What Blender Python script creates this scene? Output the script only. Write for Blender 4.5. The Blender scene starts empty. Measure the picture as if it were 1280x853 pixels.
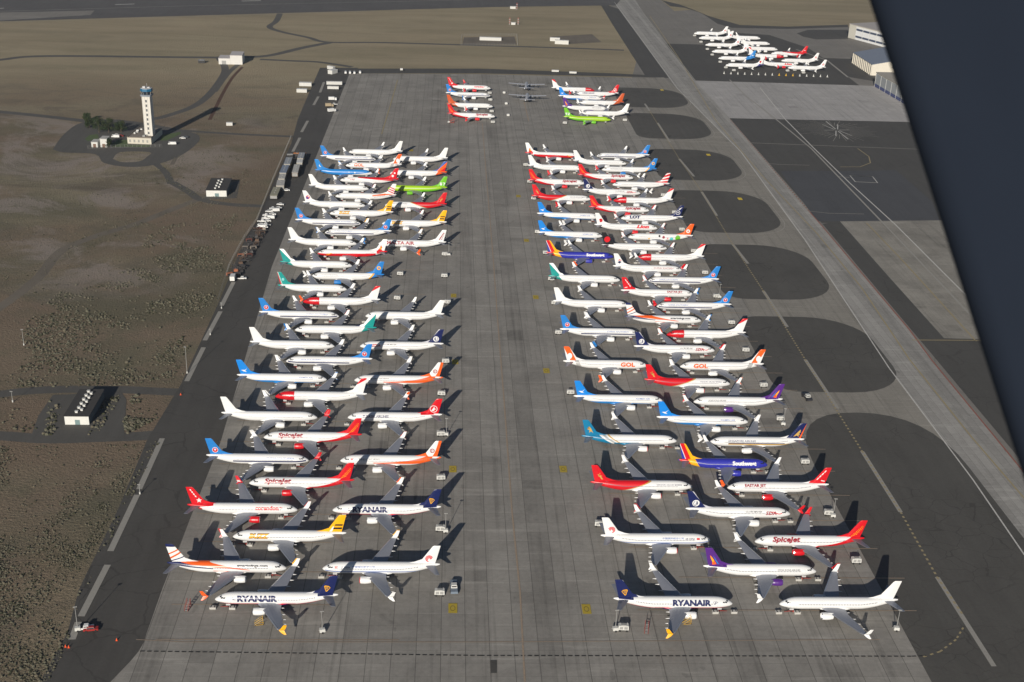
import bpy, bmesh, math, random
from mathutils import Vector, Matrix
R = math.radians
random.seed(7)
sc = bpy.context.scene
COL = sc.collection

# ------------------------------------------------------------------ camera
CX, CH, YAW, PIT, ROLL, FPX = 0.052, 240.94, 0.05964, 0.41756, 0.039990, 1515.85
Fv = Vector((math.sin(YAW)*math.cos(PIT), math.cos(YAW)*math.cos(PIT), -math.sin(PIT)))
R0 = Vector((math.cos(YAW), -math.sin(YAW), 0)); U0 = R0.cross(Fv)
Rv = R0*math.cos(ROLL)+U0*math.sin(ROLL); Uv = -R0*math.sin(ROLL)+U0*math.cos(ROLL)
CP = Vector((CX, 0, CH))
cam = bpy.data.cameras.new('camera'); co = bpy.data.objects.new('camera', cam); COL.objects.link(co)
m = Matrix.Identity(4)
for i in range(3):
    m[i][0] = Rv[i]; m[i][1] = Uv[i]; m[i][2] = -Fv[i]; m[i][3] = CP[i]
co.matrix_world = m
cam.sensor_width = 36; cam.lens = FPX*36/1280; cam.clip_start = .1; cam.clip_end = 60000
cam.dof.use_dof = True; cam.dof.focus_distance = 650; cam.dof.aperture_fstop = 7.0
sc.camera = co
sc.render.resolution_x = 1024; sc.render.resolution_y = 682

def G(px, py, h=0.0):
    """point of the ground (or of height h) at this bearing, found by survey from the photograph (1280x853)"""
    d = Fv+Rv*((px-640)/FPX)-Uv*((py-426.5)/FPX)
    t = (h-CH)/d.z
    return CP+d*t

# ------------------------------------------------------------------ light
SUN_EL, SUN_AZ = R(19.5), R(195)
w = bpy.data.worlds.new('World'); sc.world = w; w.use_nodes = True
nt = w.node_tree; bg = nt.nodes['Background']
sky = nt.nodes.new('ShaderNodeTexSky'); sky.sky_type = 'NISHITA'; sky.sun_disc = False
sky.sun_elevation = SUN_EL; sky.sun_rotation = SUN_AZ; sky.altitude = 400; sky.air_density = .8; sky.dust_density = .25; sky.ozone_density = 1.6
nt.links.new(sky.outputs[0], bg.inputs[0]); bg.inputs[1].default_value = 0.05
sl = bpy.data.lights.new('sun', 'SUN'); sl.energy = 5.0; sl.angle = R(.53); sl.color = (1.0, .925, .82)
so = bpy.data.objects.new('sun', sl); COL.objects.link(so)
sd = Vector((math.sin(SUN_AZ)*math.cos(SUN_EL), math.cos(SUN_AZ)*math.cos(SUN_EL), math.sin(SUN_EL)))
so.rotation_euler = sd.to_track_quat('Z', 'Y').to_euler(); so.location = (-200, -200, 400)
vs = sc.view_settings; vs.view_transform = 'Standard'; vs.look = 'None'; vs.gamma = 1; vs.use_curve_mapping = False
vs.exposure = -0.02
sc.render.engine = 'CYCLES'

# ------------------------------------------------------------------ materials
def S(r, g, b):
    f = lambda c: (c/255/12.92) if c/255 <= .04045 else ((c/255+.055)/1.055)**2.4
    return (f(r), f(g), f(b))
def newmat(name):
    m = bpy.data.materials.new(name); m.use_nodes = True
    return m, m.node_tree, m.node_tree.nodes['Principled BSDF']
MC = {}
def mat(name, col, rough=.6, metal=0., var=.12, scale=.6, spec=.5):
    if name in MC: return MC[name]
    m, t, b = newmat(name)
    N = t.nodes; L = t.links
    tc = N.new('ShaderNodeTexCoord'); nz = N.new('ShaderNodeTexNoise'); nz.inputs['Scale'].default_value = scale; nz.inputs['Detail'].default_value = 5
    mx = N.new('ShaderNodeMix'); mx.data_type = 'RGBA'
    mx.inputs[6].default_value = (*[c*(1-var) for c in col], 1); mx.inputs[7].default_value = (*[min(1, c*(1+var)) for c in col], 1)
    L.new(tc.outputs['Object'], nz.inputs['Vector']); L.new(nz.outputs['Fac'], mx.inputs[0]); L.new(mx.outputs[2], b.inputs['Base Color'])
    b.inputs['Roughness'].default_value = rough; b.inputs['Metallic'].default_value = metal
    b.inputs['Specular IOR Level'].default_value = spec
    MC[name] = m
    return m

class NB:
    """small helper that writes node arithmetic"""
    def __init__(s, t): s.t = t; s.N = t.nodes; s.L = t.links
    def put(s, sock, v):
        if hasattr(v, 'links'): s.L.new(v, sock)
        else: sock.default_value = v
    def m(s, op, a, b=0., c=0., clamp=False):
        n = s.N.new('ShaderNodeMath'); n.operation = op; n.use_clamp = clamp
        s.put(n.inputs[0], a); s.put(n.inputs[1], b)
        if len(n.inputs) > 2: s.put(n.inputs[2], c)
        return n.outputs[0]
    def noise(s, vec, scale, detail=4, rough=.55, dist=0.):
        n = s.N.new('ShaderNodeTexNoise'); n.inputs['Scale'].default_value = scale; n.inputs['Detail'].default_value = detail
        n.inputs['Roughness'].default_value = rough; n.inputs['Distortion'].default_value = dist
        s.L.new(vec, n.inputs['Vector']); return n.outputs['Fac']
    def mapping(s, vec, scale=(1, 1, 1), loc=(0, 0, 0)):
        n = s.N.new('ShaderNodeMapping'); n.inputs['Scale'].default_value = scale; n.inputs['Location'].default_value = loc
        s.L.new(vec, n.inputs['Vector']); return n.outputs[0]
    def ramp(s, f, a, b):
        n = s.N.new('ShaderNodeMapRange'); n.interpolation_type = 'SMOOTHSTEP'
        s.put(n.inputs[0], f); n.inputs[1].default_value = a; n.inputs[2].default_value = b
        return n.outputs[0]
    def mix(s, f, a, b, mode='MIX'):
        n = s.N.new('ShaderNodeMix'); n.data_type = 'RGBA'; n.blend_type = mode
        s.put(n.inputs[0], f)
        for k, v in ((6, a), (7, b)):
            if hasattr(v, 'links'): s.L.new(v, n.inputs[k])
            else: n.inputs[k].default_value = (*v, 1)
        return n.outputs[2]
    def obj(s):
        n = s.N.new('ShaderNodeTexCoord'); return n.outputs['Object']
    def xyz(s, v):
        n = s.N.new('ShaderNodeSeparateXYZ'); s.L.new(v, n.inputs[0]); return n.outputs

# ------------------------------------------------------------------ object helpers
def tag(o, label=None, cat=None, group=None, kind=None):
    if label: o['label'] = label
    if cat: o['category'] = cat
    if group: o['group'] = group
    if kind: o['kind'] = kind
    return o
def empty(name, loc=(0, 0, 0), rz=0.):
    o = bpy.data.objects.new(name, None); COL.objects.link(o); o.location = loc; o.rotation_euler = (0, 0, rz)
    o.empty_display_size = .5
    return o
def link(name, me, parent=None, mats=None, loc=None, rz=None):
    o = bpy.data.objects.new(name, me); COL.objects.link(o)
    if parent: o.parent = parent
    if loc is not None: o.location = loc
    if rz is not None: o.rotation_euler = (0, 0, rz)
    if mats:
        for i, mm in enumerate(mats):
            o.material_slots[i].link = 'OBJECT'; o.material_slots[i].material = mm
    return o
def mesh(name, bm, nslots=1, mats=None, smooth=False):
    me = bpy.data.meshes.new(name); 
    bmesh.ops.recalc_face_normals(bm, faces=bm.faces)
    if smooth:
        for f in bm.faces: f.smooth = True
    bm.to_mesh(me); bm.free()
    for i in range(nslots): me.materials.append(mats[i] if mats else None)
    return me
def box(bm, x0, x1, y0, y1, z0, z1, mi=0, taper=0., bev=0.):
    t = taper
    vs_ = [bm.verts.new(p) for p in ((x0, y0, z0), (x1, y0, z0), (x1, y1, z0), (x0, y1, z0), (x0+t, y0+t, z1), (x1-t, y0+t, z1), (x1-t, y1-t, z1), (x0+t, y1-t, z1))]
    fs = [bm.faces.new([vs_[i] for i in q]) for q in ((3, 2, 1, 0), (4, 5, 6, 7), (0, 1, 5, 4), (1, 2, 6, 5), (2, 3, 7, 6), (3, 0, 4, 7))]
    for f in fs: f.material_index = mi
    if bev: bmesh.ops.bevel(bm, geom=list({e for f in fs for e in f.edges}), offset=bev, segments=2, affect='EDGES')
def loft(bm, rings, cap=True, mi=0):
    rs = [[bm.verts.new(p) for p in r] for r in rings]; n = len(rs[0])
    for a, b in zip(rs, rs[1:]):
        for i in range(n):
            f = bm.faces.new((a[i], a[(i+1) % n], b[(i+1) % n], b[i])); f.material_index = mi
    if cap:
        for r_ in (rs[0], rs[-1]):
            f = bm.faces.new(r_); f.material_index = mi
def tube(bm, p0, p1, r0, r1=None, n=8, mi=0):
    p0 = Vector(p0); p1 = Vector(p1); r1 = r0 if r1 is None else r1
    d = (p1-p0).normalized(); a = d.orthogonal().normalized(); b = d.cross(a)
    loft(bm, [[p+(a*math.cos(2*math.pi*i/n)+b*math.sin(2*math.pi*i/n))*r for i in range(n)] for p, r in ((p0, r0), (p1, r1))], mi=mi)
LAYER = [0]; PL_ = [0]
def sheet(name, pts, m_, z=None, h=None):
    """flat ground sheet from survey points (px,py) or world points"""
    LAYER[0] += 1
    z = .003*LAYER[0] if z is None else z
    bm = bmesh.new()
    P = [G(*p[:2]) if len(p) == 2 else Vector(p) for p in pts]
    bm.faces.new([bm.verts.new((p.x, p.y, z)) for p in P])
    bmesh.ops.triangulate(bm, faces=bm.faces)
    for f in bm.faces:
        if f.normal.z < 0: f.normal_flip()
    o = link(name, mesh(name, bm, 1, [m_])); return o
def ribbon_bm(bm, pts, width, z, dash=None, mi=0):
    P = [(G(*p) if len(p) == 2 else Vector(p)) for p in pts]
    P = [Vector((p.x, p.y, 0)) for p in P]
    def seg(a, b, n0, n1):
        bm.faces.new([bm.verts.new((q.x, q.y, z)) for q in (a-n0, b-n1, b+n1, a+n0)]).material_index = mi
    nr = []
    for i, p in enumerate(P):
        d = Vector((0, 0, 0))
        if i > 0: d += (p-P[i-1]).normalized()
        if i < len(P)-1: d += (P[i+1]-p).normalized()
        d.normalize(); nr.append(Vector((-d.y, d.x, 0))*width/2)
    for i in range(len(P)-1):
        if not dash: seg(P[i], P[i+1], nr[i], nr[i+1]); continue
        L_ = (P[i+1]-P[i]).length; d = (P[i+1]-P[i])/L_; t = 0
        while t < L_:
            e = min(L_, t+dash[0]); seg(P[i]+d*t, P[i]+d*e, nr[i], nr[i]); t += dash[0]+dash[1]
def ribbon(name, lines, width, m_, dash=None, z=None):
    if z is None: PL_[0] += 1; z = .125+.0012*PL_[0]
    bm = bmesh.new()
    for l in lines: ribbon_bm(bm, l, width, z, dash)
    return link(name, mesh(name, bm, 1, [m_]))
def smooth_path(pts, n=6):
    out = []
    for i in range(len(pts)-1):
        p0 = pts[max(0, i-1)]; p1 = pts[i]; p2 = pts[i+1]; p3 = pts[min(len(pts)-1, i+2)]
        for k in range(n):
            t = k/n
            out.append(tuple(.5*((2*b)+(-a+c)*t+(2*a-5*b+4*c-d)*t*t+(-a+3*b-3*c+d)*t**3) for a, b, c, d in zip(p0, p1, p2, p3)))
    out.append(tuple(pts[-1])); return out
def rounded(pts, r, n=6):
    """world polygon with rounded corners"""
    out = []; k = len(pts)
    for i in range(k):
        p = Vector(pts[i]); a = Vector(pts[i-1]); b = Vector(pts[(i+1) % k])
        ri = r[i] if isinstance(r, (list, tuple)) else r
        u = (a-p); v = (b-p); ra = min(ri, u.length*.49); rb = min(ri, v.length*.49)
        if ri <= 0: out.append(p); continue
        s = p+u.normalized()*ra; e = p+v.normalized()*rb
        for j in range(n+1):
            t = j/n; f = 1-.29*0; q = s*(1-t)**2+p*2*t*(1-t)+e*t*t; m_ = (s+e)/2
            c_ = s+e-p; rad = ((s-c_).length*(1-t)+(e-c_).length*t); d = (q-c_); out.append(c_+d.normalized()*rad if rb == ra else q)
    return out
# ------------------------------------------------------------------ ground materials
def m_terrain():
    m, t, b = newmat('dry_steppe_soil'); n = NB(t); v = n.obj()
    big = n.noise(n.mapping(v, (.0045, .009, 1)), 1, 5, .6, .6)
    mid = n.noise(n.mapping(v, (.02, .03, 1), (7, 3, 0)), 1, 6, .65, .8)
    fine = n.noise(v, .35, 5, .7)
    streak = n.noise(n.mapping(v, (.008, .05, 1)), 1, 5, .7)
    c = n.mix(n.ramp(big, .38, .62), (.330, .285, .195), (.265, .200, .140))
    c = n.mix(n.ramp(mid, .45, .7), c, (.165, .138, .108))
    c = n.mix(n.m('MULTIPLY', n.ramp(streak, .52, .8), .6), c, (.265, .225, .172))
    # pale bare patches and green-grey brush tint
    c = n.mix(n.m('MULTIPLY', n.ramp(n.noise(n.mapping(v, (.03, .03, 1), (31, 0, 0)), 1, 5, .7), .60, .72), .45), c, (.30, .27, .235))
    c = n.mix(n.m('MULTIPLY', n.ramp(fine, .45, .75), .5), c, (.120, .112, .078))
    c = n.mix(n.ramp(n.noise(v, 1.1, 4, .7), .35, .7), c, n.mix(.5, c, (.10, .09, .062)))
    c = n.mix(n.m('MULTIPLY', n.ramp(n.noise(v, .07, 5, .75), .5, .62), n.m('MULTIPLY', n.ramp(n.noise(v, .45, 4, .8), .5, .6), .55)), c, (.105, .098, .068))
    # the near steppe is darker and redder than the far hay-coloured fields
    x_, y_, z_ = n.xyz(v)
    c = n.mix(n.m('MULTIPLY', n.m('MULTIPLY', n.ramp(y_, 1080., 860.), n.ramp(n.noise(n.mapping(v, (.006, .008, 1), (3, 1, 0)), 1, 5, .6, .6), .25, .55)), .8), c, n.mix(n.ramp(n.noise(n.mapping(v, (.010, .012, 1), (13, 5, 0)), 1, 5, .65, .5), .42, .60), (.138, .128, .086), (.208, .158, .114)))
    c = n.mix(n.m('MULTIPLY', n.ramp(y_, 960., 1200.), .75), c, n.mix(n.ramp(n.noise(n.mapping(v, (.004, .02, 1), (2, 8, 0)), 1, 6, .65, .5), .35, .65), (.40, .335, .225), (.30, .26, .17)))
    # bleached, scraped soil round the tower
    pm = n.m('MULTIPLY', n.m('MULTIPLY', n.ramp(x_, -120., -170.), n.m('MULTIPLY', n.ramp(y_, 560., 640.), n.ramp(y_, 1010., 930.))), n.ramp(n.noise(n.mapping(v, (.012, .016, 1), (21, 4, 0)), 1, 7, .72, .9), .47, .60))
    c = n.mix(n.m('MULTIPLY', pm, .7), c, (.31, .265, .235))
    t.links.new(c, b.inputs['Base Color']); b.inputs['Roughness'].default_value = 1; b.inputs['Specular IOR Level'].default_value = .1
    bp = n.N.new('ShaderNodeBump'); bp.inputs['Strength'].default_value = .8; bp.inputs['Distance'].default_value = .9
    t.links.new(n.noise(v, .8, 5, .7), bp.inputs['Height']); t.links.new(bp.outputs[0], b.inputs['Normal'])
    return m
def m_concrete(name='slab_concrete', base=(.275, .260, .234), sx=7.62, sy=6.1, joint=.22, lane=.15, dark=.35, blot=.9):
    m, t, b = newmat(name); n = NB(t); v = n.obj(); x, y, z = n.xyz(v)
    jx = n.m('ABSOLUTE', n.m('SUBTRACT', n.m('FRACT', n.m('DIVIDE', x, sx)), .5)); jy = n.m('ABSOLUTE', n.m('SUBTRACT', n.m('FRACT', n.m('DIVIDE', y, sy)), .5))
    mx_ = n.m('GREATER_THAN', jx, .5-joint/2/sx); my_ = n.m('GREATER_THAN', jy, .5-joint*.6/2/sy)
    # lanes and slabs each a little different
    fl = n.m('FLOOR', n.m('DIVIDE', x, sx)); fy = n.m('FLOOR', n.m('DIVIDE', y, sy))
    wn = n.N.new('ShaderNodeTexWhiteNoise'); wn.noise_dimensions = '1D'; t.links.new(fl, wn.inputs['W'])
    cb = n.N.new('ShaderNodeCombineXYZ'); t.links.new(fl, cb.inputs[0]); t.links.new(fy, cb.inputs[1])
    w2 = n.N.new('ShaderNodeTexWhiteNoise'); w2.noise_dimensions = '2D'; t.links.new(cb.outputs[0], w2.inputs['Vector'])
    w3 = n.noise(n.mapping(v, (1/40, 1/900, 1)), 1, 3, .6)
    k = n.m('ADD', n.m('MULTIPLY', n.m('SUBTRACT', wn.outputs[0], .5), lane), 1)
    k = n.m('ADD', k, n.m('MULTIPLY', n.m('SUBTRACT', w2.outputs[0], .5), .07))
    k = n.m('ADD', k, n.m('MULTIPLY', n.m('SUBTRACT', w3, .5), .3))
    k = n.m('ADD', k, n.m('MULTIPLY', n.m('SUBTRACT', n.noise(v, .045, 6, .65, .5), .5), blot))
    k = n.m('ADD', k, n.m('MULTIPLY', n.m('SUBTRACT', n.noise(v, .6, 5, .7), .5), .5))
    # tyre and rinse streaks running along both ways
    k = n.m('SUBTRACT', k, n.m('MULTIPLY', n.ramp(n.noise(n.mapping(v, (.42, .008, 1)), 1, 5, .65), .50, .72), .26))
    k = n.m('ADD', k, n.m('MULTIPLY', n.ramp(n.noise(n.mapping(v, (.03, .35, 1)), 1, 4, .6), .55, .72), .22))
    k = n.m('ADD', k, n.m('MULTIPLY', n.m('GREATER_THAN', w2.outputs[0], .985), .08)); k = n.m('SUBTRACT', k, n.m('MULTIPLY', n.m('LESS_THAN', w2.outputs[0], .012), .12))
    k = n.m('SUBTRACT', k, n.m('MULTIPLY', n.ramp(n.noise(n.mapping(v, (.12, .12, 1), (4, 40, 0)), 1, 6, .75, 1.2), .60, .74), .20))
    sp = n.ramp(n.noise(n.mapping(v, (.22, .10, 1), (9, 9, 0)), 1, 2, .5), .70, .76)
    k = n.m('SUBTRACT', k, n.m('MULTIPLY', sp, .22))
    c = n.mix(1., base, (1, 1, 1), 'MULTIPLY')
    mu = n.N.new('ShaderNodeVectorMath'); mu.operation = 'SCALE'; t.links.new(c, mu.inputs[0]); t.links.new(k, mu.inputs[3])
    jj = n.m('MAXIMUM', n.m('MULTIPLY', mx_, .62), n.m('MULTIPLY', my_, .38))
    c = n.mix(jj, mu.outputs[0], tuple(q*dark*.6 for q in base))
    t.links.new(c, b.inputs['Base Color']); b.inputs['Roughness'].default_value = .85; b.inputs['Specular IOR Level'].default_value = .25
    return m
def m_asphalt(name, base, crack=1., cell=.075, blot=.4, pale=.0):
    m, t, b = newmat(name); n = NB(t); v = n.obj()
    k = n.m('ADD', 1, n.m('MULTIPLY', n.m('SUBTRACT', n.noise(v, .03, 6, .65, .4), .5), blot))
    k = n.m('ADD', k, n.m('MULTIPLY', n.m('SUBTRACT', n.noise(v, .9, 5, .75), .5), .45))
    k = n.m('ADD', k, n.m('MULTIPLY', n.m('SUBTRACT', n.noise(n.mapping(v, (.25, .012, 1)), 1, 4, .6), .5), .35))
    mu = n.N.new('ShaderNodeVectorMath'); mu.operation = 'SCALE'; mu.inputs[0].default_value = base; t.links.new(k, mu.inputs[3])
    nz = n.N.new('ShaderNodeTexNoise'); nz.inputs['Scale'].default_value = .25; t.links.new(v, nz.inputs['Vector'])
    ad = n.N.new('ShaderNodeVectorMath'); ad.operation = 'MULTIPLY_ADD'; t.links.new(nz.outputs['Color'], ad.inputs[0]); ad.inputs[1].default_value = (3.2, 3.2, 0); t.links.new(v, ad.inputs[2])
    vo = n.N.new('ShaderNodeTexVoronoi'); vo.feature = 'DISTANCE_TO_EDGE'; vo.inputs['Scale'].default_value = cell; vo.inputs['Randomness'].default_value = .9
    t.links.new(n.mapping(ad.outputs[0], (1, 1.25, 0)), vo.inputs['Vector'])
    cr = n.m('MULTIPLY', n.m('LESS_THAN', vo.outputs['Distance'], .012), .55*crack)
    cr = n.m('MULTIPLY', cr, n.ramp(n.noise(v, .02, 3, .5), .35, .6))
    c = n.mix(cr, mu.outputs[0], tuple(q*.35 for q in base))
    if pale:
        c = n.mix(n.m('MULTIPLY', n.ramp(n.noise(n.mapping(v, (.012, .03, 1)), 1, 6, .7), .5, .75), pale), c, tuple(q*1.6 for q in base))
    t.links.new(c, b.inputs['Base Color']); b.inputs['Roughness'].default_value = .85; b.inputs['Specular IOR Level'].default_value = .25
    return m
def m_paint(name, col, wear=.5):
    m, t, b = newmat(name); n = NB(t); v = n.obj()
    k = n.m('MULTIPLY', n.ramp(n.noise(v, 1.2, 5, .75), .4, .75), wear)
    t.links.new(n.mix(k, col, (.2, .19, .175)), b.inputs['Base Color']); b.inputs['Roughness'].default_value = .8
    return m
M_SOIL = m_terrain()
M_CONC = m_concrete()
M_TAXI = m_concrete('taxiway_concrete', (.320, .308, .285), 3.81, 6.1, .12, .22, .5, .5)
M_MID = m_asphalt('grey_pavement', (.215, .202, .182), .5, .06, .35, .3)
M_PALE = m_concrete('pale_concrete', (.40, .385, .37), 7.62, 7.62, .12, .06, .7, .35)
M_WORN = m_concrete('worn_pale_concrete', (.275, .258, .225), 7.62, 7.62, .1, .1, .7, 1.0)
M_ASPH = m_asphalt('shoulder_asphalt', (.082, .078, .072), .7, .05, .5)
M_ISL = m_asphalt('island_asphalt', (.092, .088, .080), .8, .09, .6)
M_DARK = m_asphalt('dark_asphalt', (.082, .079, .073), .6, .05, .35)
M_BLUE = m_asphalt('sealed_asphalt', (.080, .082, .088), .4, .05, .3)
M_ROAD = m_asphalt('road_asphalt', (.10, .096, .088), .3, .1, .3)
M_TRACK = m_asphalt('dirt_track', (.160, .138, .110), 0, .1, .8)
M_RWY = m_asphalt('runway_asphalt', (.10, .096, .094), .2, .03, .5, .3)
P_WHITE = m_paint('white_paint', (.60, .59, .55), .6)
P_PALE = m_paint('faded_paint', (.33, .315, .28), .45)
P_YEL = m_paint('yellow_line_paint', (.36, .29, .15), .6)
P_YELB = m_paint('yellow_sign_paint', (.45, .33, .02), .35)
P_ORG = m_paint('faded_orange_paint', (.36, .27, .19), .75)
P_RED = m_paint('red_line_paint', (.30, .09, .06), .6)
P_YELS = m_paint('bright_yellow_sign_paint', (.80, .58, .04), .15)
P_BLK = m_paint('black_paint', (.012, .012, .012), .3)
M_GRASS = mat('irrigated_grass', (.075, .11, .04), 1, 0, .4, .5)

STR = dict(kind='structure')
bm = bmesh.new()
for ix in range(-12, 12):
    for iy in range(-2, 22):
        x0 = ix*700; y0 = iy*700-1200
        bm.faces.new([bm.verts.new(p) for p in ((x0, y0, 0), (x0+700, y0, 0), (x0+700, y0+700, 0), (x0, y0+700, 0))])
bmesh.ops.remove_doubles(bm, verts=bm.verts, dist=.1)
tag(link('terrain', mesh('terrain', bm, 1, [M_SOIL])), **STR)

# right-hand pavements
tag(sheet('pavement_field', [(735, -12), (826, 0), (843, 14), (872, 12), (905, 32), (990, 35), (1400, 28), (1500, 900), (1180, 980), (1160, 853), (985, 490), (845, 215), (790, 97), (800, 60), (770, 12)], M_MID), **STR)
tag(sheet('terrain_strip', [(790, -12), (1400, -12), (1400, 27), (1060, 32), (985, 35), (925, 32), (885, 20), (850, 6), (826, -2)], M_SOIL), **STR)
tag(sheet('asphalt_shoulder', [(826, 0), (850, 6), (885, 20), (925, 31.5), (985, 33.5), (1060, 31), (1060, 34), (985, 36.5), (915, 35), (897, 30), (876, 16), (856, 10), (838, 8)], M_DARK), **STR)
tag(sheet('parking_apron', [(832, 54.7), (880, 56), (866, 43), (900, 40), (962, 44), (1010, 60), (1034, 76), (1074, 107), (868, 100.8)], M_DARK), **STR)
tag(sheet('pale_apron', [(868, 101), (1074, 107), (1145, 110), (1200, 160), (912, 148)], M_PALE), **STR)
tag(sheet('asphalt_field', [(912, 148), (1130, 152.5), (1160, 154), (1240, 276), (1027, 279)], M_DARK), **STR)
tag(sheet('sealed_patch', [(975, 214), (1050, 214), (1120, 213), (1165, 252), (1175, 276), (1022, 277)], M_BLUE), **STR)
tag(sheet('asphalt_strip', [(1028, 280), (1050, 277), (1110, 345), (1180, 423), (1240, 425), (1500, 600), (1500, 900), (1330, 640)], M_DARK), **STR)
tag(sheet('worn_apron', [(1050, 277), (1240, 275), (1300, 425), (1180, 423), (1110, 345)], M_WORN), **STR)
tag(sheet('asphalt_oval', [(996, 42), (1010, 37.5), (1060, 37.5), (1060, 49), (1020, 49.5), (1004, 46)], M_DARK), **STR)
tag(sheet('hangar_apron', [(1010, 72), (1066, 74), (1086, 94), (1094, 96), (1094, 102), (1040, 93)], M_DARK), **STR)
tag(sheet('asphalt_edge', [(740, 0), (775, 12), (843, 98), (780, 96), (600, 92), (437, 92), (437, 86), (600, 86), (770, 92), (806, 94), (765, 30), (752, 8)], M_DARK), **STR)

# strip of asphalt west of the main apron
def xs(x, y, z=0): return (x, y, 0.)
tag(sheet('asphalt_shoulder', [(437, 93), (448, 85), (400, 85), (389, 110), (372, 150), (364, 180), (342, 227), (321, 277), (306, 299), (274, 377), (252, 425), (226, 481), (184, 550), (148, 636), (99, 736), (84, 792), (40, 870), (40, 1000), (200, 1000), (177, 812), (276, 552), (340, 333)], M_ASPH), **STR)
# main apron, rounded at its south-west corner
aw = [G(437, 92), G(340, 333), G(276, 552), G(203, 736), G(184, 790), G(180, 803), G(173, 815), G(163, 827)]
ap = [(p.x, p.y, 0.) for p in aw]+[(G(138, 853).x, G(138, 853).y, 0.), (G(60, 930).x, G(60, 930).y, 0.), (G(0, 1100).x, G(0, 1100).y, 0.), (G(1300, 1100).x, G(1300, 1100).y, 0.)]
ae = [(1165, 853), (1090, 680), (1035, 570), (985, 490), (935, 385), (908, 330), (880, 280), (845, 215), (800, 130), (795, 97.5), (600, 93)]
tag(sheet('main_apron', ap+[(G(*p).x, G(*p).y, 0.) for p in ae], M_CONC), **STR)
# taxiway east of the islands: 214..231 m
tx = [(765, 0), (845, 110), (925, 190), (1005, 300), (1110, 460), (1215, 600), (1280, 695), (1420, 900)]
tr = [(1420, 760), (1280, 590), (1165, 450), (1137, 412), (1025, 279), (1010, 262.5), (912, 148), (868, 101), (832, 55), (800, 10), (790, -8)]
tag(sheet('taxiway', tx+tr, M_TAXI), **STR)
# connectors between the islands (concrete) lie under: the pavement field; the islands themselves
ISL = [(790, 104, 862, 136, 1), (790, 142, 890, 175, 1)]
def island(x0, x1, y0, y1, rr):
    pts = rounded([(x0, y0, 0), (x1, y0, 0), (x1, y1, 0), (x0, y1, 0)], rr, 8)
    tag(sheet('asphalt_island', [tuple(p) for p in pts], M_ISL), **STR)
ecx = tag(sheet('connector_pavement', [(795, 97.5), (800, 130), (845, 215), (880, 280), (908, 330), (935, 385), (985, 490), (1035, 570), (1090, 680), (1165, 853), (1420, 1100), (1420, 900), (1280, 695), (1215, 600), (1110, 460), (1005, 300), (925, 190), (845, 110), (830, 97)], m_concrete('connector_concrete', (.265, .248, .216), 7.62, 6.1, .1, .08, .6, .4)), **STR)
for y0, y1 in ((1053, 1133), (945, 1031), (829, 913), (714, 804), (603, 692), (490, 579)):
    island(151, 215, y0, y1, [12, 29, 29, 12])
island(150, 214, 60, 470, [10, 10, 48, 48])

# roads and tracks
RZ = [0]
def road(name, pts, wd, m_):
    RZ[0] += 1; return tag(ribbon(name, [smooth_path(pts)], wd, m_, z=.005+.0015*RZ[0]), **STR)
tag(sheet('tower_forecourt', smooth_path([(66, 187), (80, 168), (104, 153), (150, 150), (228, 163), (250, 173), (229, 193), (195, 206), (161, 209), (130, 204), (119, 193), (80, 191), (66, 187)], 4)[:-1], M_ROAD), **STR)
tag(sheet('dirt_island', smooth_path([(141, 199), (151, 190.5), (187, 190.5), (184, 196), (174, 202), (153, 203), (141, 199)], 4)[:-1], M_SOIL), **STR)
tag(sheet('lawn', [(140, 181), (146, 175.5), (160, 175), (160, 181), (188, 181.5), (186, 184), (140, 184)], M_GRASS), **STR)
tag(sheet('lawn', [(200, 176), (203, 169), (226, 165), (226, 168), (208, 176)], M_GRASS), **STR)
tag(sheet('lawn', [(106, 174), (112, 169), (122, 168), (124, 173), (110, 177)], M_GRASS), **STR)
road('service_road', [(-60, 82), (0, 75), (60, 70.3), (250, 72), (310, 71.5), (340, 69), (378, 60), (412, 53.5)], 9, M_ROAD)
road('service_road', [(350, 17), (345, 27), (337, 34), (352, 40), (385, 47), (410, 53), (480, 53.5), (600, 57), (700, 60), (780, 63)], 7, M_ROAD)
road('service_road', [(325, 74.5), (370, 76.5), (400, 78), (440, 84)], 7, M_ROAD)
road('service_road', [(274, 73), (281, 84), (279, 95), (262, 118), (240, 134), (205, 146), (190, 149)], 7, M_ROAD)
road('service_road', [(300, 79), (285, 92), (268, 115)], 5, M_ROAD)
road('service_road', [(-20, 138), (0, 140), (60, 146), (110, 152)], 8, M_ROAD)
road('service_road', [(215, 162), (250, 165), (300, 168), (366, 171)], 5, M_ROAD)
road('dirt_track', [(195, 205), (208, 217), (214, 230)], 5, M_ROAD)
road('eroded_gully', [(303, 84), (290, 98), (278, 118), (270, 134), (262, 150)], 3, m_asphalt('gully_soil', (.10, .055, .038), 0, .1, .8))
road('eroded_gully', [(238, 168), (225, 188), (215, 206)], 3, M_TRACK)
road('dirt_track', [(-20, 398), (20, 370), (50, 345), (75, 315), (115, 297), (170, 280), (215, 262), (260, 245)], 6, M_TRACK)
road('dirt_track', [(215, 228), (236, 240), (252, 250), (290, 256), (330, 258)], 6, M_ROAD)
road('service_road', [(-60, 505), (0, 493), (60, 487.5), (140, 487), (190, 489), (232, 491)], 7, M_ROAD)
road('service_road', [(-60, 545), (0, 545), (60, 549), (130, 547), (180, 545), (212, 540)], 7.5, M_ROAD)
tag(sheet('vault_pad', [(66, 494), (152, 491), (158, 500), (155, 547), (38, 548), (48, 520)], M_ROAD), **STR)
tag(sheet('vault_pad', [(255, 250), (262, 236), (300, 226), (296, 248)], M_ROAD), **STR)
tag(sheet('antenna_pad', [(580, 47), (643, 46), (646, 56), (578, 56)], M_TRACK), **STR)
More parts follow.
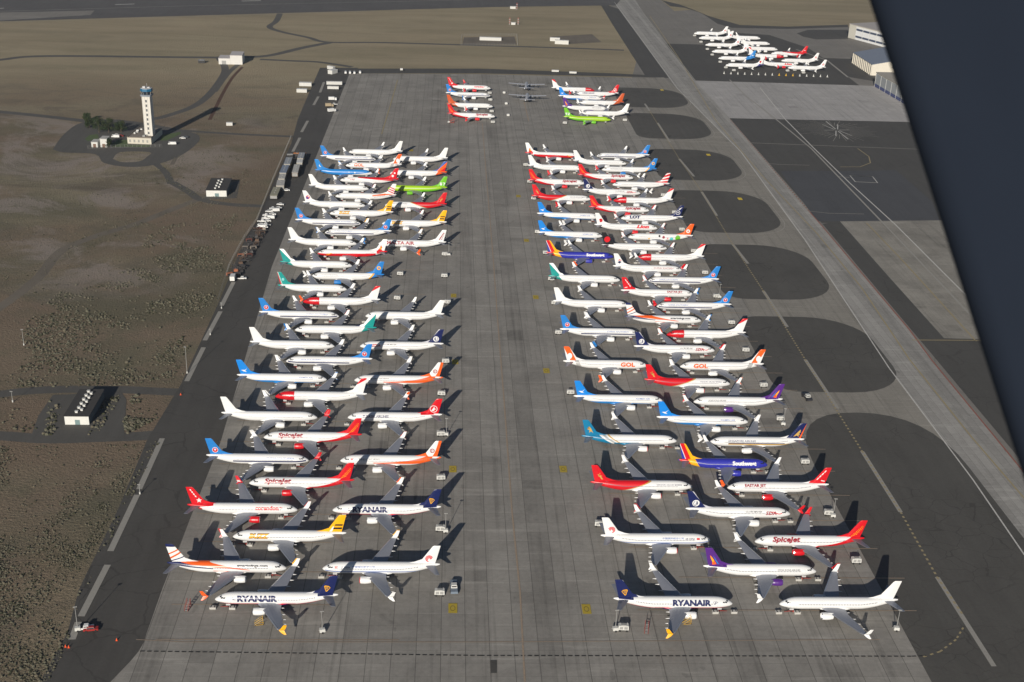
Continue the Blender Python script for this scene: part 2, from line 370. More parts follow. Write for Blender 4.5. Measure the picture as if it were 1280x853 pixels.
tag(sheet('antenna_pad', [(690, 46), (740, 43), (752, 53), (700, 56)], M_TRACK), **STR)
# runway across the top
tag(sheet('runway', [(-400, 40), (0, 27), (200, 21), (480, 13), (620, 9), (770, 7), (800, -30), (-400, -30)], M_RWY), **STR)
tag(sheet('runway_shoulder', [(-100, 20), (0, 16), (118, 13.5), (113, 19), (0, 26), (-100, 29)], M_MID), **STR)
tag(ribbon('runway_marking', [[(-60, 17), (0, 14.5), (240, 7.5), (480, 2.5), (640, -1)], [(-60, 30.5), (0, 28), (200, 22), (470, 14)]], 1.2, P_PALE), **STR)
tag(ribbon('runway_marking', [[(144, 6), (168, 5.3)], [(302, 1.6), (326, 1.1)], [(-10, 11), (5, 10.6)]], 3.0, P_WHITE), **STR)

# wide faded dashes down the west shoulder and down the islands
tag(ribbon('faded_shoulder_marking', [[(202.8, 548.5), (174, 612)], [(171.4, 619), (138, 689.5)], [(134.6, 706.5), (101.4, 771)], [(292, 353), (277, 382.6)], [(275.6, 389.7), (256, 426)], [(254.5, 434.7), (233.4, 477)], [(398, 121), (392, 131.7)], [(384.7, 151.4), (377, 165.5)], [(374.9, 172.5), (366, 190)], [(405, 103), (400, 116)], [(98, 778), (90, 800)]], 2.2, P_PALE), **STR)
tag(ribbon('faded_island_marking', [[(1077.6, 564.6), (1125.8, 640.7)], [(1171.4, 722), (1242.5, 833.5)], [(1006.5, 450), (1047, 511)], [(954, 364), (984, 409)], [(916, 306), (935, 330)], [(877, 240), (896, 270)], [(849, 199), (867.5, 221)], [(822, 154), (837.5, 178)], [(806, 130), (812, 139)]], 1.7, P_PALE), **STR)
dl = [(812, 139), (849, 199), (877, 240), (916, 306), (954, 364), (1006.5, 450), (1077.6, 564.6), (1125.8, 640.7), (1171.4, 722), (1204, 770)]
tag(ribbon('yellow_dashed_marking', [dl], .8, P_YEL, (1.3, 1.5)), **STR)
tag(ribbon('yellow_dashed_marking', [[(1204, 785), (1195, 800), (1175, 815), (1150, 823)]], .6, P_YEL, (1.3, 1.5)), **STR)
tag(ribbon('black_dashed_marking', [[(175, 814.5), (600, 820), (1140, 821), (1158, 820)]], .45, P_BLK, (1.4, .7)), **STR)
tag(ribbon('faded_orange_marking', [[(170, 800), (230, 803), (600, 803), (1100, 800)]], .3, P_ORG), **STR)
# centreline of the lane between the blocks
tag(ribbon('lane_centre_marking', [[(603, 155), (607, 210), (612, 270), (617, 330), (622, 400), (630, 500), (640, 640), (650, 740), (656, 853), (660, 930)]], .55, P_ORG), **STR)
tag(ribbon('lane_centre_marking', [[(655, 127), (661, 152)]], .8, P_ORG), **STR)
tag(ribbon('lane_side_marking', [[(497, 100), (487, 135), (477, 168)]], .8, P_YEL), **STR)
# taxiway lines
ty = [(812, 20), (850, 75), (894, 150), (950, 217), (1021, 292), (1077, 360), (1137, 450), (1214.6, 547), (1280, 623), (1400, 770)]
tag(ribbon('taxiway_centre_marking', [ty], .7, P_YEL), **STR)
tag(ribbon('taxiway_edge_marking', [[(768, 3), (846, 110), (926, 190), (1006, 300), (1111, 460), (1216, 600), (1281, 695)]], .6, P_WHITE), **STR)
tag(ribbon('taxiway_edge_marking', [[(803, 15), (833, 55), (869, 101)]], .9, P_PALE), **STR)
tag(ribbon('taxiway_red_marking', [[(912, 149), (1010, 263), (1025, 280), (1137, 413), (1165, 451), (1280, 591)]], .7, P_RED), **STR)
tag(ribbon('taxiway_white_marking', [[(868, 102), (912, 149), (1010, 263)]], .9, P_PALE, (2.5, 2.5)), **STR)
isl_line = []
for (ya, yb) in ((1053, 1133), (945, 1031), (829, 913), (714, 804)):
    isl_line.append([tuple(p) for p in rounded([(158, ya-2, 0), (217, ya-2, 0), (217, yb+2, 0), (158, yb+2, 0)], 31, 8)][9:-9])
tag(ribbon('island_edge_marking', isl_line, .5, P_PALE), **STR)
# asphalt field lines
tag(ribbon('white_field_marking', [[(950, 110), (982, 150), (1015.6, 184), (1062, 229), (1119, 281), (1205, 367), (1240, 405)]], .9, P_WHITE), **STR)
tag(ribbon('white_field_marking', [[(912, 100), (932, 120), (970.6, 150), (1014, 186), (1062, 236), (1120, 296), (1209, 390), (1240, 420)]], 1.3, P_PALE), **STR)
tag(ribbon('white_field_marking', [[(700, 172), (900, 178), (939, 179), (1149, 187), (1170, 188)]], .9, P_PALE), **STR)
tag(ribbon('yellow_field_marking', [[(1083, 279), (1130, 328), (1180, 383), (1220, 427)], [(1072, 186), (1086, 196), (1088, 204), (1075, 209), (1050, 209)], [(1140, 425.5), (1230, 426)]], .8, P_YEL), **STR)
tag(ribbon('white_field_marking', [[(935, 203), (975, 206), (1012, 207)], [(1000, 263), (1035, 267), (1080, 268)], [(1048, 221), (1062, 222.5)]], .6, P_PALE), **STR)
tag(ribbon('square_marking', [[(1062.5, 220), (1090.6, 221), (1097, 229), (1069, 227.6), (1062.5, 220), (1090.6, 221)]], .9, P_WHITE), **STR)
c0 = G(1046, 163); rl = []; rl2 = []
for k in range(8):
    a = k*math.pi/4+.05; L_ = 16 if k % 2 == 0 else 14
    rl.append([(c0.x+math.cos(a)*2, c0.y+math.sin(a)*3, 0.), (c0.x+math.cos(a)*L_*.7, c0.y+math.sin(a)*L_*1.9, 0.)])
for k in range(40):
    a = k*math.pi/20+.08; rr = random.uniform(24, 40)
    rl2.append([(c0.x+math.cos(a)*10, c0.y+math.sin(a)*16, 0.), (c0.x+math.cos(a)*rr, c0.y+math.sin(a)*rr*1.1, 0.)])
tag(ribbon('compass_rose_marking', rl, .8, P_WHITE), **STR)
tag(ribbon('compass_rose_marking', rl2, .35, P_PALE), **STR)
tag(ribbon('parking_apron_marking', [[(995, 62), (1034, 76), (1060, 97)]], 2.2, P_PALE), **STR)
# stand lead-in lines and yellow stand plates
for c_, X0, X1, rows in (('w', -88, -12, [(310+36.4*k) for k in range(16)]), ('w2', -88, -38, [328+36.4*k for k in range(15)]), ('e', 66, 158, [326+36.7*k for k in range(16)]), ('e2', 84, 158, [344.5+36.7*k for k in range(15)])):
    tag(ribbon('stand_lead_in_marking', [[(X0+random.uniform(-3, 3), y_, 0.), (X1+random.uniform(-3, 3), y_, 0.)] for y_ in rows], .35, P_ORG), **STR)
for i, (px, py) in enumerate([(566, 761), (733, 762), (566, 587), (704, 587), (683, 464), (569, 453), (567, 370), (669.7, 372), (658, 301), (648, 245.6), (885.5, 194), (925, 249), (827.5, 113), (514, 188.5)]):
    p = G(px, py); bm = bmesh.new(); z = .17+.001*i
    a, b_ = 1.45, 2.6
    bm.faces.new([bm.verts.new(q) for q in ((p.x-a, p.y-b_, z), (p.x+a, p.y-b_, z), (p.x+a, p.y+b_, z), (p.x-a, p.y+b_, z))])
    ring = []
    for k in range(14):
        t0 = k*2*math.pi/14; t1 = (k+.7)*2*math.pi/14
        q = [(p.x+math.cos(t)*r_*.9, p.y+math.sin(t)*r_*1.5, z+.003) for t, r_ in ((t0, .75), (t1, .75), (t1, .95), (t0, .95))]
        bm.faces.new([bm.verts.new(v) for v in q]).material_index = 1
    tag(link('stand_marking', mesh('stand_marking', bm, 2, [P_YELS if 10 <= i < 13 else P_YELB, P_BLK])), **STR)
tag(sheet('dark_patch', [(613, 826), (621, 826), (621, 842), (613, 842)], M_DARK, z=.165), **STR)

# sagebrush: nobody could count it
def brush():
    bm = bmesh.new(); rnd = random.Random(3)
    regs = []
    def inside(p, poly):
        c = False; j = len(poly)-1
        for i in range(len(poly)):
            xi, yi = poly[i]; xj, yj = poly[j]
            if (yi > p[1]) != (yj > p[1]) and p[0] < (xj-xi)*(p[1]-yi)/(yj-yi)+xi: c = not c
            j = i
        return c
    polys = [([(-60, 560), (120, 556), (180, 556), (145, 632), (95, 735), (70, 800), (30, 870), (-60, 870)], 12000, .36),
             ([(30, 395), (130, 330), (200, 285), (300, 262), (268, 370), (245, 420), (218, 478), (110, 484), (20, 484)], 9000, .52),
             ([(165, 494), (212, 494), (195, 525), (160, 542), (152, 530)], 330, .75),
             ([(220, 190), (330, 185), (310, 255), (250, 262), (200, 280), (150, 300), (100, 320)], 3500, .34),
             ([(-60, 250), (60, 235), (230, 200), (330, 190), (318, 275), (225, 480), (20, 486), (-60, 500)], 2600, .42), ([(0, 850), (70, 800), (150, 632), (190, 552), (200, 552), (160, 632), (108, 736), (92, 792), (60, 853)], 500, .42),
             ([(60, 500), (80, 495), (66, 545), (54, 545)], 90, .75), ([(132, 495), (152, 493), (125, 540), (110, 545)], 130, .75),
             ([(0, 498), (60, 495), (45, 540), (0, 542)], 60, .6)]
    from mathutils import noise as mn
    for poly, n, sz in polys:
        W = [tuple(G(*p)[:2]) for p in poly]
        x0 = min(p[0] for p in W); x1 = max(p[0] for p in W); y0 = min(p[1] for p in W); y1 = max(p[1] for p in W)
        k = 0; tries = 0
        while k < n and tries < n*12:
            tries += 1
            x = rnd.uniform(x0, x1); y = rnd.uniform(y0, y1)
            if not inside((x, y), W): continue
            dn = mn.noise(Vector((x*.03, y*.03, 2.1)))*.5+mn.noise(Vector((x*.09, y*.09, 5)))*.35+.5
            if rnd.random() > max(0.03, (dn-.42)*3.4): continue
            k += 1; s = sz*(.35+1.15*rnd.random()**2.6)*(1.4 if rnd.random() < .03 else 1)
            hgt = s*rnd.uniform(.6, 1.0); a0 = rnd.uniform(0, 6)
            n_ = 5; ring = [bm.verts.new((x+math.cos(a0+j*2*math.pi/n_)*s*rnd.uniform(.65, 1.1), y+math.sin(a0+j*2*math.pi/n_)*s*rnd.uniform(.65, 1.1), rnd.uniform(.0, .15))) for j in range(n_)]
            mid_ = [bm.verts.new((x+math.cos(a0+.6+j*2*math.pi/n_)*s*rnd.uniform(.4, .85), y+math.sin(a0+.6+j*2*math.pi/n_)*s*rnd.uniform(.4, .85), hgt*rnd.uniform(.5, .9))) for j in range(n_)]
            top = bm.verts.new((x+rnd.uniform(-.2, .2)*s, y+rnd.uniform(-.2, .2)*s, hgt))
            mi = rnd.choice((0, 0, 1, 2))
            for j in range(n_):
                for f in ((ring[j], ring[(j+1) % n_], mid_[j]), (ring[(j+1) % n_], mid_[(j+1) % n_], mid_[j]), (mid_[j], mid_[(j+1) % n_], top)):
                    bm.faces.new(f).material_index = mi
    return mesh('sagebrush', bm, 3, [mat('sage_grey_green', (.120, .116, .084), 1, 0, .4, .8, .1), mat('sage_dark', (.052, .054, .034), 1, 0, .3, .8, .1), mat('sage_tan', (.14, .125, .09), 1, 0, .3, .8, .1)])
tag(link('sagebrush', brush()), 'grey green sagebrush scattered over the dry steppe west of the asphalt', 'shrubs', kind='stuff')
# ------------------------------------------------------------------ airliners
# every part is modelled in the airliner's own frame: nose towards +x at x=19.75, s = distance behind the nose
NX = 19.75
C = dict(white=(.76, .765, .76), navy=S(24, 34, 84), red=S(206, 24, 36), orange=S(236, 96, 34), yellow=S(245, 178, 24), blue=S(38, 122, 196), sky=S(40, 128, 200), brightblue=S(22, 128, 214),
         teal=S(26, 146, 140), dk=S(30, 34, 48), grey=S(140, 142, 148), gold=S(196, 158, 84), green=S(108, 184, 40), lime=S(158, 200, 36), purple=S(84, 40, 126), swblue=S(48, 52, 160), maroon=S(150, 26, 44), black=(.012, .012, .014), pink=S(214, 120, 130), midblue=S(54, 98, 172))
def circ_ring(s, zc, ry, rz, n=28, x=None):
    return [(NX-s, math.cos(2*math.pi*i/n)*ry, zc+math.sin(2*math.pi*i/n)*rz) for i in range(n)]
ST = [(0, 3.02, .06, .06), (.12, 3.03, .26, .24), (.45, 3.08, .55, .52), (1.0, 3.17, .85, .82), (1.8, 3.3, 1.14, 1.16), (2.6, 3.42, 1.38, 1.44), (3.6, 3.5, 1.6, 1.72), (4.8, 3.54, 1.77, 1.92), (6.2, 3.56, 1.86, 2.0), (8, 3.57, 1.88, 2.01),
      (25.5, 3.57, 1.88, 2.01), (27.5, 3.62, 1.86, 1.96), (29.5, 3.77, 1.78, 1.82), (31.5, 3.98, 1.6, 1.61), (33.5, 4.24, 1.3, 1.34), (35.5, 4.5, .95, 1.02), (37.3, 4.72, .6, .68), (38.6, 4.88, .34, .42), (39.35, 4.95, .2, .24), (39.5, 4.96, .1, .12)]
def fus(s):
    for a, b in zip(ST, ST[1:]):
        if a[0] <= s <= b[0]:
            t = (s-a[0])/(b[0]-a[0]); return tuple(a[i]+(b[i]-a[i])*t for i in (1, 2, 3))
    return ST[-1][1:]
def surf(s, th, side, off=.02):
    """point on the hull: th = angle above the horizontal of that side"""
    zc, ry, rz = fus(s); return (NX-s, side*math.cos(th)*(ry+off), zc+math.sin(th)*(rz+off))
bm = bmesh.new(); loft(bm, [circ_ring(*a) for a in ST])
# wing-body fairing
loft(bm, [[(NX-s, math.cos(2*math.pi*i/16)*ry, zc+math.sin(2*math.pi*i/16)*rz) for i in range(16)] for s, zc, ry, rz in ((12.2, 2.5, .5, .3), (13.5, 2.2, 1.5, .7), (15.5, 2.15, 2.12, .95), (21, 2.15, 2.12, .95), (23.2, 2.25, 1.5, .75), (24.6, 2.5, .5, .3))])
ME_FUS = mesh('fuselage', bm, 1, smooth=True)
# cockpit glass: six panes wrapped round the nose
ME_COCK = {}
for side in (-1, 1):
    bm = bmesh.new()
    for (sa, sb, ta, tb, tc, td) in ((1.75, 2.35, 52, 50, 80, 78), (2.1, 2.9, 28, 30, 48, 46), (2.95, 3.6, 24, 27, 38, 41)):
        N_ = 3; g_ = [[bm.verts.new(surf(sa+(sb-sa)*i/N_, R(ta+(tb-ta)*i/N_)*(1-j/N_)+R(tc+(td-tc)*i/N_)*(j/N_), side, .025)) for j in range(N_+1)] for i in range(N_+1)]
        for i in range(N_):
            for j in range(N_): bm.faces.new((g_[i][j], g_[i+1][j], g_[i+1][j+1], g_[i][j+1]))
    ME_COCK[side] = mesh('cockpit_window', bm, 1, [mat('cockpit_glass', (.02, .024, .03), .15)])
def foil(le, te, y, z, th, n=5):
    """closed section in the x-z plane at span y"""
    up = []; lo = []; ch = te-le
    for i in range(n+1):
        t = (1-math.cos(math.pi*i/n))/2; q = th*ch*(2.2*math.sqrt(t)*(1-t)+.1*(1-t)*t)
        up.append((NX-(le+ch*t), y, z+q*.62)); lo.append((NX-(le+ch*t), y, z-q*.38))
    return up+lo[-2:0:-1]
def wing_mesh(sg):
    bm = bmesh.new()
    loft(bm, [foil(13.6, 21.4, sg*1.2, 2.35, .13), foil(14.2, 21.5, sg*2.2, 2.42, .125), foil(16.0, 21.6, sg*5.4, 2.75, .115), foil(19.0, 22.9, sg*11, 3.35, .11), foil(22.1, 24.1, sg*17.0, 3.98, .10)])
    # flap track fairings with tails past the trailing edge
    for y, s0, s1 in ((3.6, 18.6, 22.6), (7.6, 19.4, 23.4), (10.6, 20.3, 24.0), (13.4, 21.3, 24.5)):
        z = 2.35+(y-2)*.107-.28
        loft(bm, [[(NX-s, sg*y+math.cos(2*math.pi*i/8)*r*.8, z+.0+math.sin(2*math.pi*i/8)*r) for i in range(8)] for s, r in ((s0, .05), (s0+.8, .24), (s1-1.3, .24), (s1, .05))], mi=1)
    return mesh('wing', bm, 2, [mat('wing_metal', S(150, 153, 162), .42, .25, .08, .4), mat('fairing_white', (.68, .68, .68), .4)], smooth=False)
def slat_mesh(sg):
    bm = bmesh.new()
    for (a, b) in ((7.2, 16.6),):
        def le(y): return 16.0+(y-5.4)*(3.0/5.6) if y < 11 else 19+(y-11)*(3.1/6)
        n_ = 6; pts = [(a+(b-a)*i/n_) for i in range(n_+1)]
        rr = [[(NX-(le(y)-.03), sg*y, 2.75+(y-5.4)*.106+.03), (NX-(le(y)+.35), sg*y, 2.75+(y-5.4)*.106+.22), (NX-(le(y)+.36), sg*y, 2.75+(y-5.4)*.106+.14), (NX-(le(y)+.02), sg*y, 2.75+(y-5.4)*.106-.07)] for y in pts]
        loft(bm, rr)
    return mesh('slat', bm, 1, [mat('polished_metal', (.55, .56, .58), .3, .7)])
def winglet_mesh(sg):
    bm = bmesh.new()
    def sec(le, te, y, z, nx_, nz, t=.07):
        ps = []
        for x, k in ((le, 0), (le+(te-le)*.3, 1), (te, 0), (le+(te-le)*.3, -1)):
            ps.append((NX-x, sg*(y+nx_*t*k), z+nz*t*k))
        return ps
    loft(bm, [sec(22.15, 24.15, 17.0, 3.98, 0, 1), sec(22.6, 24.35, 17.5, 4.2, -.5, .8), sec(23.2, 24.75, 17.82, 4.8, -1, .2), sec(24.3, 25.3, 18.12, 6.5, -1, .1, .04)])
    loft(bm, [sec(22.7, 24.35, 17.5, 4.1, 1, .4), sec(23.4, 24.7, 17.85, 3.5, 1, .5), sec(24.4, 25.1, 18.1, 2.9, 1, .5, .04)])
    bm.faces.ensure_lookup_table(); bmesh.ops.recalc_face_normals(bm, faces=bm.faces)
    for f in bm.faces: f.material_index = 1 if f.normal.y*sg > .02 else 0
    return mesh('winglet', bm, 2)
def nac_mesh(sg):
    bm = bmesh.new(); y = sg*4.9; zc = 1.86; n_ = 20
    def ring(s, r, f=1.): return [(NX-s, y+math.cos(2*math.pi*i/n_)*r, zc+(math.sin(2*math.pi*i/n_)*r)*(.94 if math.sin(2*math.pi*i/n_) < 0 else 1)) for i in range(n_)]
    loft(bm, [ring(13.0, 1.12), ring(13.5, 1.24), ring(14.6, 1.27), ring(15.7, 1.18), ring(16.6, 1.0)], cap=False)
    loft(bm, [ring(16.6, 1.0), ring(16.45, .78)], cap=False)
    loft(bm, [ring(16.3, .66), ring(17.2, .5), ring(17.9, .36)], mi=1)
    loft(bm, [ring(17.8, .22), ring(18.5, .05)], mi=1)
    loft(bm, [ring(12.8, 1.0), ring(12.78, 1.06), ring(13.0, 1.125)], cap=False, mi=2)
    loft(bm, [ring(12.8, 1.0), ring(13.6, .95)], cap=False, mi=0)
    # pylon
    loft(bm, [[(NX-s, y-.2, z0), (NX-s, y+.2, z0), (NX-s, y+.2, z1), (NX-s, y-.2, z1)] for s, z0, z1 in ((14.0, 3.0, 3.1), (15.6, 2.6, 3.15), (17.6, 2.2, 2.9))])
    return mesh('engine', bm, 3, smooth=False)
def fan_mesh(sg):
    bm = bmesh.new(); y = sg*4.9; zc = 1.86
    vs_ = [bm.verts.new((NX-13.5, y+math.cos(2*math.pi*i/18)*.97, zc+math.sin(2*math.pi*i/18)*.95)) for i in range(18)]
    c_ = bm.verts.new((NX-13.15, y, zc))
    for i in range(18): bm.faces.new((vs_[i], vs_[(i+1) % 18], c_))
    return mesh('fan', bm, 1, [mat('fan_dark', (.03, .03, .035), .4)])
bm = bmesh.new()
FZ = [(28.6, 34.0, 5.38, .06), (31.4, 37.9, 5.5, .34), (33.4, 38.2, 6.6, .30), (36.9, 39.55, 11.9, .14), (37.5, 39.6, 12.25, .06)]
def fsec(le, te, z, t): return [(NX-le, 0, z), (NX-(le+(te-le)*.22), t*.8, z), (NX-(le+(te-le)*.5), t*.85, z), (NX-te, .02, z), (NX-te, -.02, z), (NX-(le+(te-le)*.5), -t*.85, z), (NX-(le+(te-le)*.22), -t*.8, z)]
FS = [fsec(31.6, 37.6, 4.8, .30), fsec(31.9, 37.85, 5.5, .33), fsec(33.3, 38.2, 6.7, .29), fsec(36.9, 39.5, 11.95, .13), fsec(37.4, 39.55, 12.3, .05)]
loft(bm, FS)
# dorsal fin
loft(bm, [[(NX-28.2, .03, 5.2), (NX-28.2, -.03, 5.2), (NX-28.2, -.03, 5.42), (NX-28.2, .03, 5.42)], [(NX-31.0, .16, 5.0), (NX-31.0, -.16, 5.0), (NX-31.0, -.1, 5.95), (NX-31.0, .1, 5.95)], [(NX-33.6, .2, 4.9), (NX-33.6, -.2, 4.9), (NX-33.6, -.12, 7.0), (NX-33.6, .12, 7.0)]])
ME_FIN = mesh('tail_fin', bm, 1)
def stab_mesh(sg):
    bm = bmesh.new(); loft(bm, [foil(34.3, 37.9, sg*.3, 4.75, .10), foil(34.5, 37.9, sg*.8, 4.8, .10), foil(37.9, 39.4, sg*7.15, 5.55, .09)])
    return mesh('tailplane', bm, 1, [mat('tailplane_metal', S(128, 132, 142), .45, .25, .06)])
def gear_mesh(kind):
    bm = bmesh.new()
    if kind == 'nose':
        tube(bm, (NX-4.2, 0, 2.2), (NX-4.2, 0, .4), .09, mi=1); tube(bm, (NX-4.2, -.32, .35), (NX-4.2, .32, .35), .08, mi=1)
        for y in (-.3, .3): tube(bm, (NX-4.2, y-.1, .35), (NX-4.2, y+.1, .35), .34, n=14)
        box(bm, NX-4.9, NX-3.5, -.55, -.5, 1.0, 1.6, 1); box(bm, NX-4.9, NX-3.5, .5, .55, 1.0, 1.6, 1)
    else:
        sg = kind
        tube(bm, (NX-19.8, sg*2.86, 2.3), (NX-19.8, sg*2.86, .5), .14, mi=1); tube(bm, (NX-19.8, sg*2.86, 1.2), (NX-19.8, sg*1.2, 1.9), .07, mi=1)
        for y in (-.43, .43): tube(bm, (NX-19.8, sg*2.86+y-.18, .56), (NX-19.8, sg*2.86+y+.18, .56), .56, n=16)
    return mesh('landing_gear', bm, 2, [mat('tyre_rubber', (.015, .015, .016), .8), mat('gear_steel', (.5, .5, .5), .45)])
ME_WING = {s: wing_mesh(s) for s in (-1, 1)}; ME_SLAT = {s: slat_mesh(s) for s in (-1, 1)}; ME_WLET = {s: winglet_mesh(s) for s in (-1, 1)}
ME_NAC = {s: nac_mesh(s) for s in (-1, 1)}; ME_FAN = {s: fan_mesh(s) for s in (-1, 1)}; ME_STAB = {s: stab_mesh(s) for s in (-1, 1)}
ME_GEAR = {k: gear_mesh(k) for k in ('nose', -1, 1)}

# ---- liveries: layers of paint in (s, z) of the airliner
def livery_mat(name, base, layers, rough=.32, win=None):
    m, t, b = newmat(name); n = NB(t); x, y, z = n.xyz(n.obj()); s = n.m('SUBTRACT', NX, x)
    col = None
    nz = n.noise(n.mapping(n.obj(), (.25, .5, .9)), 1, 4, .6)
    k = n.m('ADD', .93, n.m('MULTIPLY', nz, .12))
    cur = base
    for colr, terms in layers:
        f = None
        for tm in terms:
            if tm[0] == 's': g = n.m('MULTIPLY', n.m('GREATER_THAN', s, float(tm[1])), n.m('LESS_THAN', s, float(tm[2])))
            elif tm[0] == 'z': g = n.m('MULTIPLY', n.m('GREATER_THAN', z, float(tm[1])), n.m('LESS_THAN', z, float(tm[2])))
            elif tm[0] == 'q':
                _, sg, s0, p0, p1, p2 = tm; u = n.m('SUBTRACT', s, float(s0))
                v = n.m('ADD', n.m('ADD', p0, n.m('MULTIPLY', u, p1)), n.m('MULTIPLY', n.m('MULTIPLY', u, u), p2))
                g = n.m('GREATER_THAN' if sg > 0 else 'LESS_THAN', z, v)
            else:
                _, cs, cz, r, *asp = tm; ax = asp[0] if asp else 1.
                d = n.m('SQRT', n.m('ADD', n.m('POWER', n.m('SUBTRACT', s, float(cs)), 2.), n.m('MULTIPLY', n.m('POWER', n.m('SUBTRACT', z, float(cz)), 2.), ax)))
                g = n.m('LESS_THAN', d, float(r))
            f = g if f is None else n.m('MULTIPLY', f, g)
        cur = n.mix(f, cur, colr)
    if win:   # cabin windows and door seams, following the hull's rise towards the tail
        zz = n.m('SUBTRACT', z, n.m('MULTIPLY', n.m('MAXIMUM', n.m('SUBTRACT', s, 26.5), 0.), .105))
        fx = n.m('ABSOLUTE', n.m('SUBTRACT', n.m('FRACT', n.m('DIVIDE', s, .52)), .5))
        row = n.m('MULTIPLY', n.m('MULTIPLY', n.m('GREATER_THAN', zz, 3.90), n.m('LESS_THAN', zz, 4.22)), n.m('MULTIPLY', n.m('GREATER_THAN', s, 5.9), n.m('LESS_THAN', s, 32.2)))
        cur = n.mix(n.m('MULTIPLY', row, n.m('LESS_THAN', fx, .27)), cur, win)
        for d0, d1, za, zb in ((4.4, 5.3, 2.9, 4.75), (32.9, 33.65, 3.3, 4.8), (16.0, 16.55, 3.75, 4.7), (17.2, 17.75, 3.75, 4.7)):
            def inside(e): return n.m('MULTIPLY', n.m('MULTIPLY', n.m('GREATER_THAN', s, d0-e), n.m('LESS_THAN', s, d1+e)), n.m('MULTIPLY', n.m('GREATER_THAN', zz, za-e), n.m('LESS_THAN', zz, zb+e)))
            cur = n.mix(n.m('MULTIPLY', n.m('SUBTRACT', inside(.03), inside(-.02)), .55), cur, (.3, .31, .33))
    sc_ = n.N.new('ShaderNodeVectorMath'); sc_.operation = 'SCALE'
    if hasattr(cur, 'links'): t.links.new(cur, sc_.inputs[0])
    else: sc_.inputs[0].default_value = cur
    t.links.new(k, sc_.inputs[3]); t.links.new(sc_.outputs[0], b.inputs['Base Color'])
    b.inputs['Roughness'].default_value = rough; b.inputs['Specular IOR Level'].default_value = .5
    return m
def plainm(c):
    key = 'paint_%02x%02x%02x' % tuple(int(max(0, min(1, q))*255) for q in c)
    return mat(key, c, .35, 0, .05, .5)

# ---- writing on the hull
TC = {}
def title_mesh(text, s0, s1, h, th, col, side, shear=0., bold=.02, off=.03, step=.28):
    key = (text, s0, s1, h, th, col, side, shear, bold)
    if key in TC: return TC[key]
    cu = bpy.data.curves.new('title', 'FONT'); cu.body = text; cu.shear = shear; cu.offset = bold; cu.resolution_u = 2; cu.fill_mode = 'FRONT'
    to = bpy.data.objects.new('tmp', cu); COL.objects.link(to)
    dg = bpy.context.evaluated_depsgraph_get(); me0 = bpy.data.meshes.new_from_object(to.evaluated_get(dg))
    bpy.data.objects.remove(to); bpy.data.curves.remove(cu)
    bm = bmesh.new(); bm.from_mesh(me0); bpy.data.meshes.remove(me0)
    if not bm.verts: bm.free(); return None
    bmesh.ops.remove_doubles(bm, verts=bm.verts, dist=1e-5)
    xs_ = [v.co.x for v in bm.verts]; ys_ = [v.co.y for v in bm.verts]
    x0, x1, y0, y1 = min(xs_), max(xs_), min(ys_), max(ys_)
    for v in bm.verts: v.co = Vector(((v.co.x-x0)/(x1-x0)*(s1-s0), (v.co.y-y0)/(y1-y0)*h, 0))
    q = step
    while q < h:
        bmesh.ops.bisect_plane(bm, geom=list(bm.verts)+list(bm.edges)+list(bm.faces), plane_co=(0, q, 0), plane_no=(0, 1, 0)); q += step
    bmesh.ops.triangulate(bm, faces=bm.faces)
    for v in bm.verts:
        u, w_ = v.co.x, v.co.y
        s = (s1-u) if side < 0 else (s0+u)
        v.co = Vector(surf(s, R(th)+(w_-h/2)/1.95, side, off))
    me = mesh('title', bm, 1, [plainm(col)]); TC[key] = me
    return me

# ---- tail emblems: flat paint polygons in (s,z) set on both faces of the fin
def disc(cx, cz, r, n=20, ax=1.): return [(cx+math.cos(2*math.pi*i/n)*r*ax, cz+math.sin(2*math.pi*i/n)*r) for i in range(n)]
def ringp(cx, cz, r0, r1, a0=0, a1=360, n=16):
    out = []
    for i in range(n):
        t0 = R(a0+(a1-a0)*i/n); t1 = R(a0+(a1-a0)*(i+1)/n)
        out.append([(cx+math.cos(t0)*r0, cz+math.sin(t0)*r0), (cx+math.cos(t1)*r0, cz+math.sin(t1)*r0), (cx+math.cos(t1)*r1, cz+math.sin(t1)*r1), (cx+math.cos(t0)*r1, cz+math.sin(t0)*r1)])
    return out
def tr(polys, cx, cz, sc_=1.): return [[(cx+p[0]*sc_, cz+p[1]*sc_) for p in q] for q in polys]
BIRD = [[(-1, .55), (-.35, .15), (.1, .2), (.75, .75), (.35, .05), (1, -.3), (.2, -.3), (-.45, -.15)]]
def harp():
    o = [[(-.75, .55), (-.45, .75), (.35, .6), (.75, .15), (.6, .1), (.3, .42), (-.4, .55), (-.6, .45)], [(-.75, .55), (-.6, .45), (-.3, -.7), (-.15, -1.0), (-.4, -.85)], [(.75, .15), (.6, .1), (-.25, -.75), (-.2, -1)]]
    for k in range(4): o.append([(-.5+k*.22, .5-k*.04), (-.41+k*.22, .48-k*.04), (-.16+k*.11, -.45+k*.12), (-.22+k*.11, -.45+k*.12)])
    return o
def flower(): return sum([ringp(0, 0, (.18+.3*k), (.40+.3*k), -40+30*k, 210+25*k, 14) for k in range(3)], [])
def dots():
    o = []
    for r_ in range(5):
        for c_ in range(3): o.append(disc(-.9+r_*.5+c_*.12, .5-c_*.5+r_*.45, .13-.01*c_, 8))
    for r_ in range(5): o.append([(-1.2+r_*.5, .65+r_*.42), (-.95+r_*.5, .75+r_*.42), (-.8+r_*.5, .35+r_*.42), (-.9+r_*.5, .3+r_*.42)])
    return o
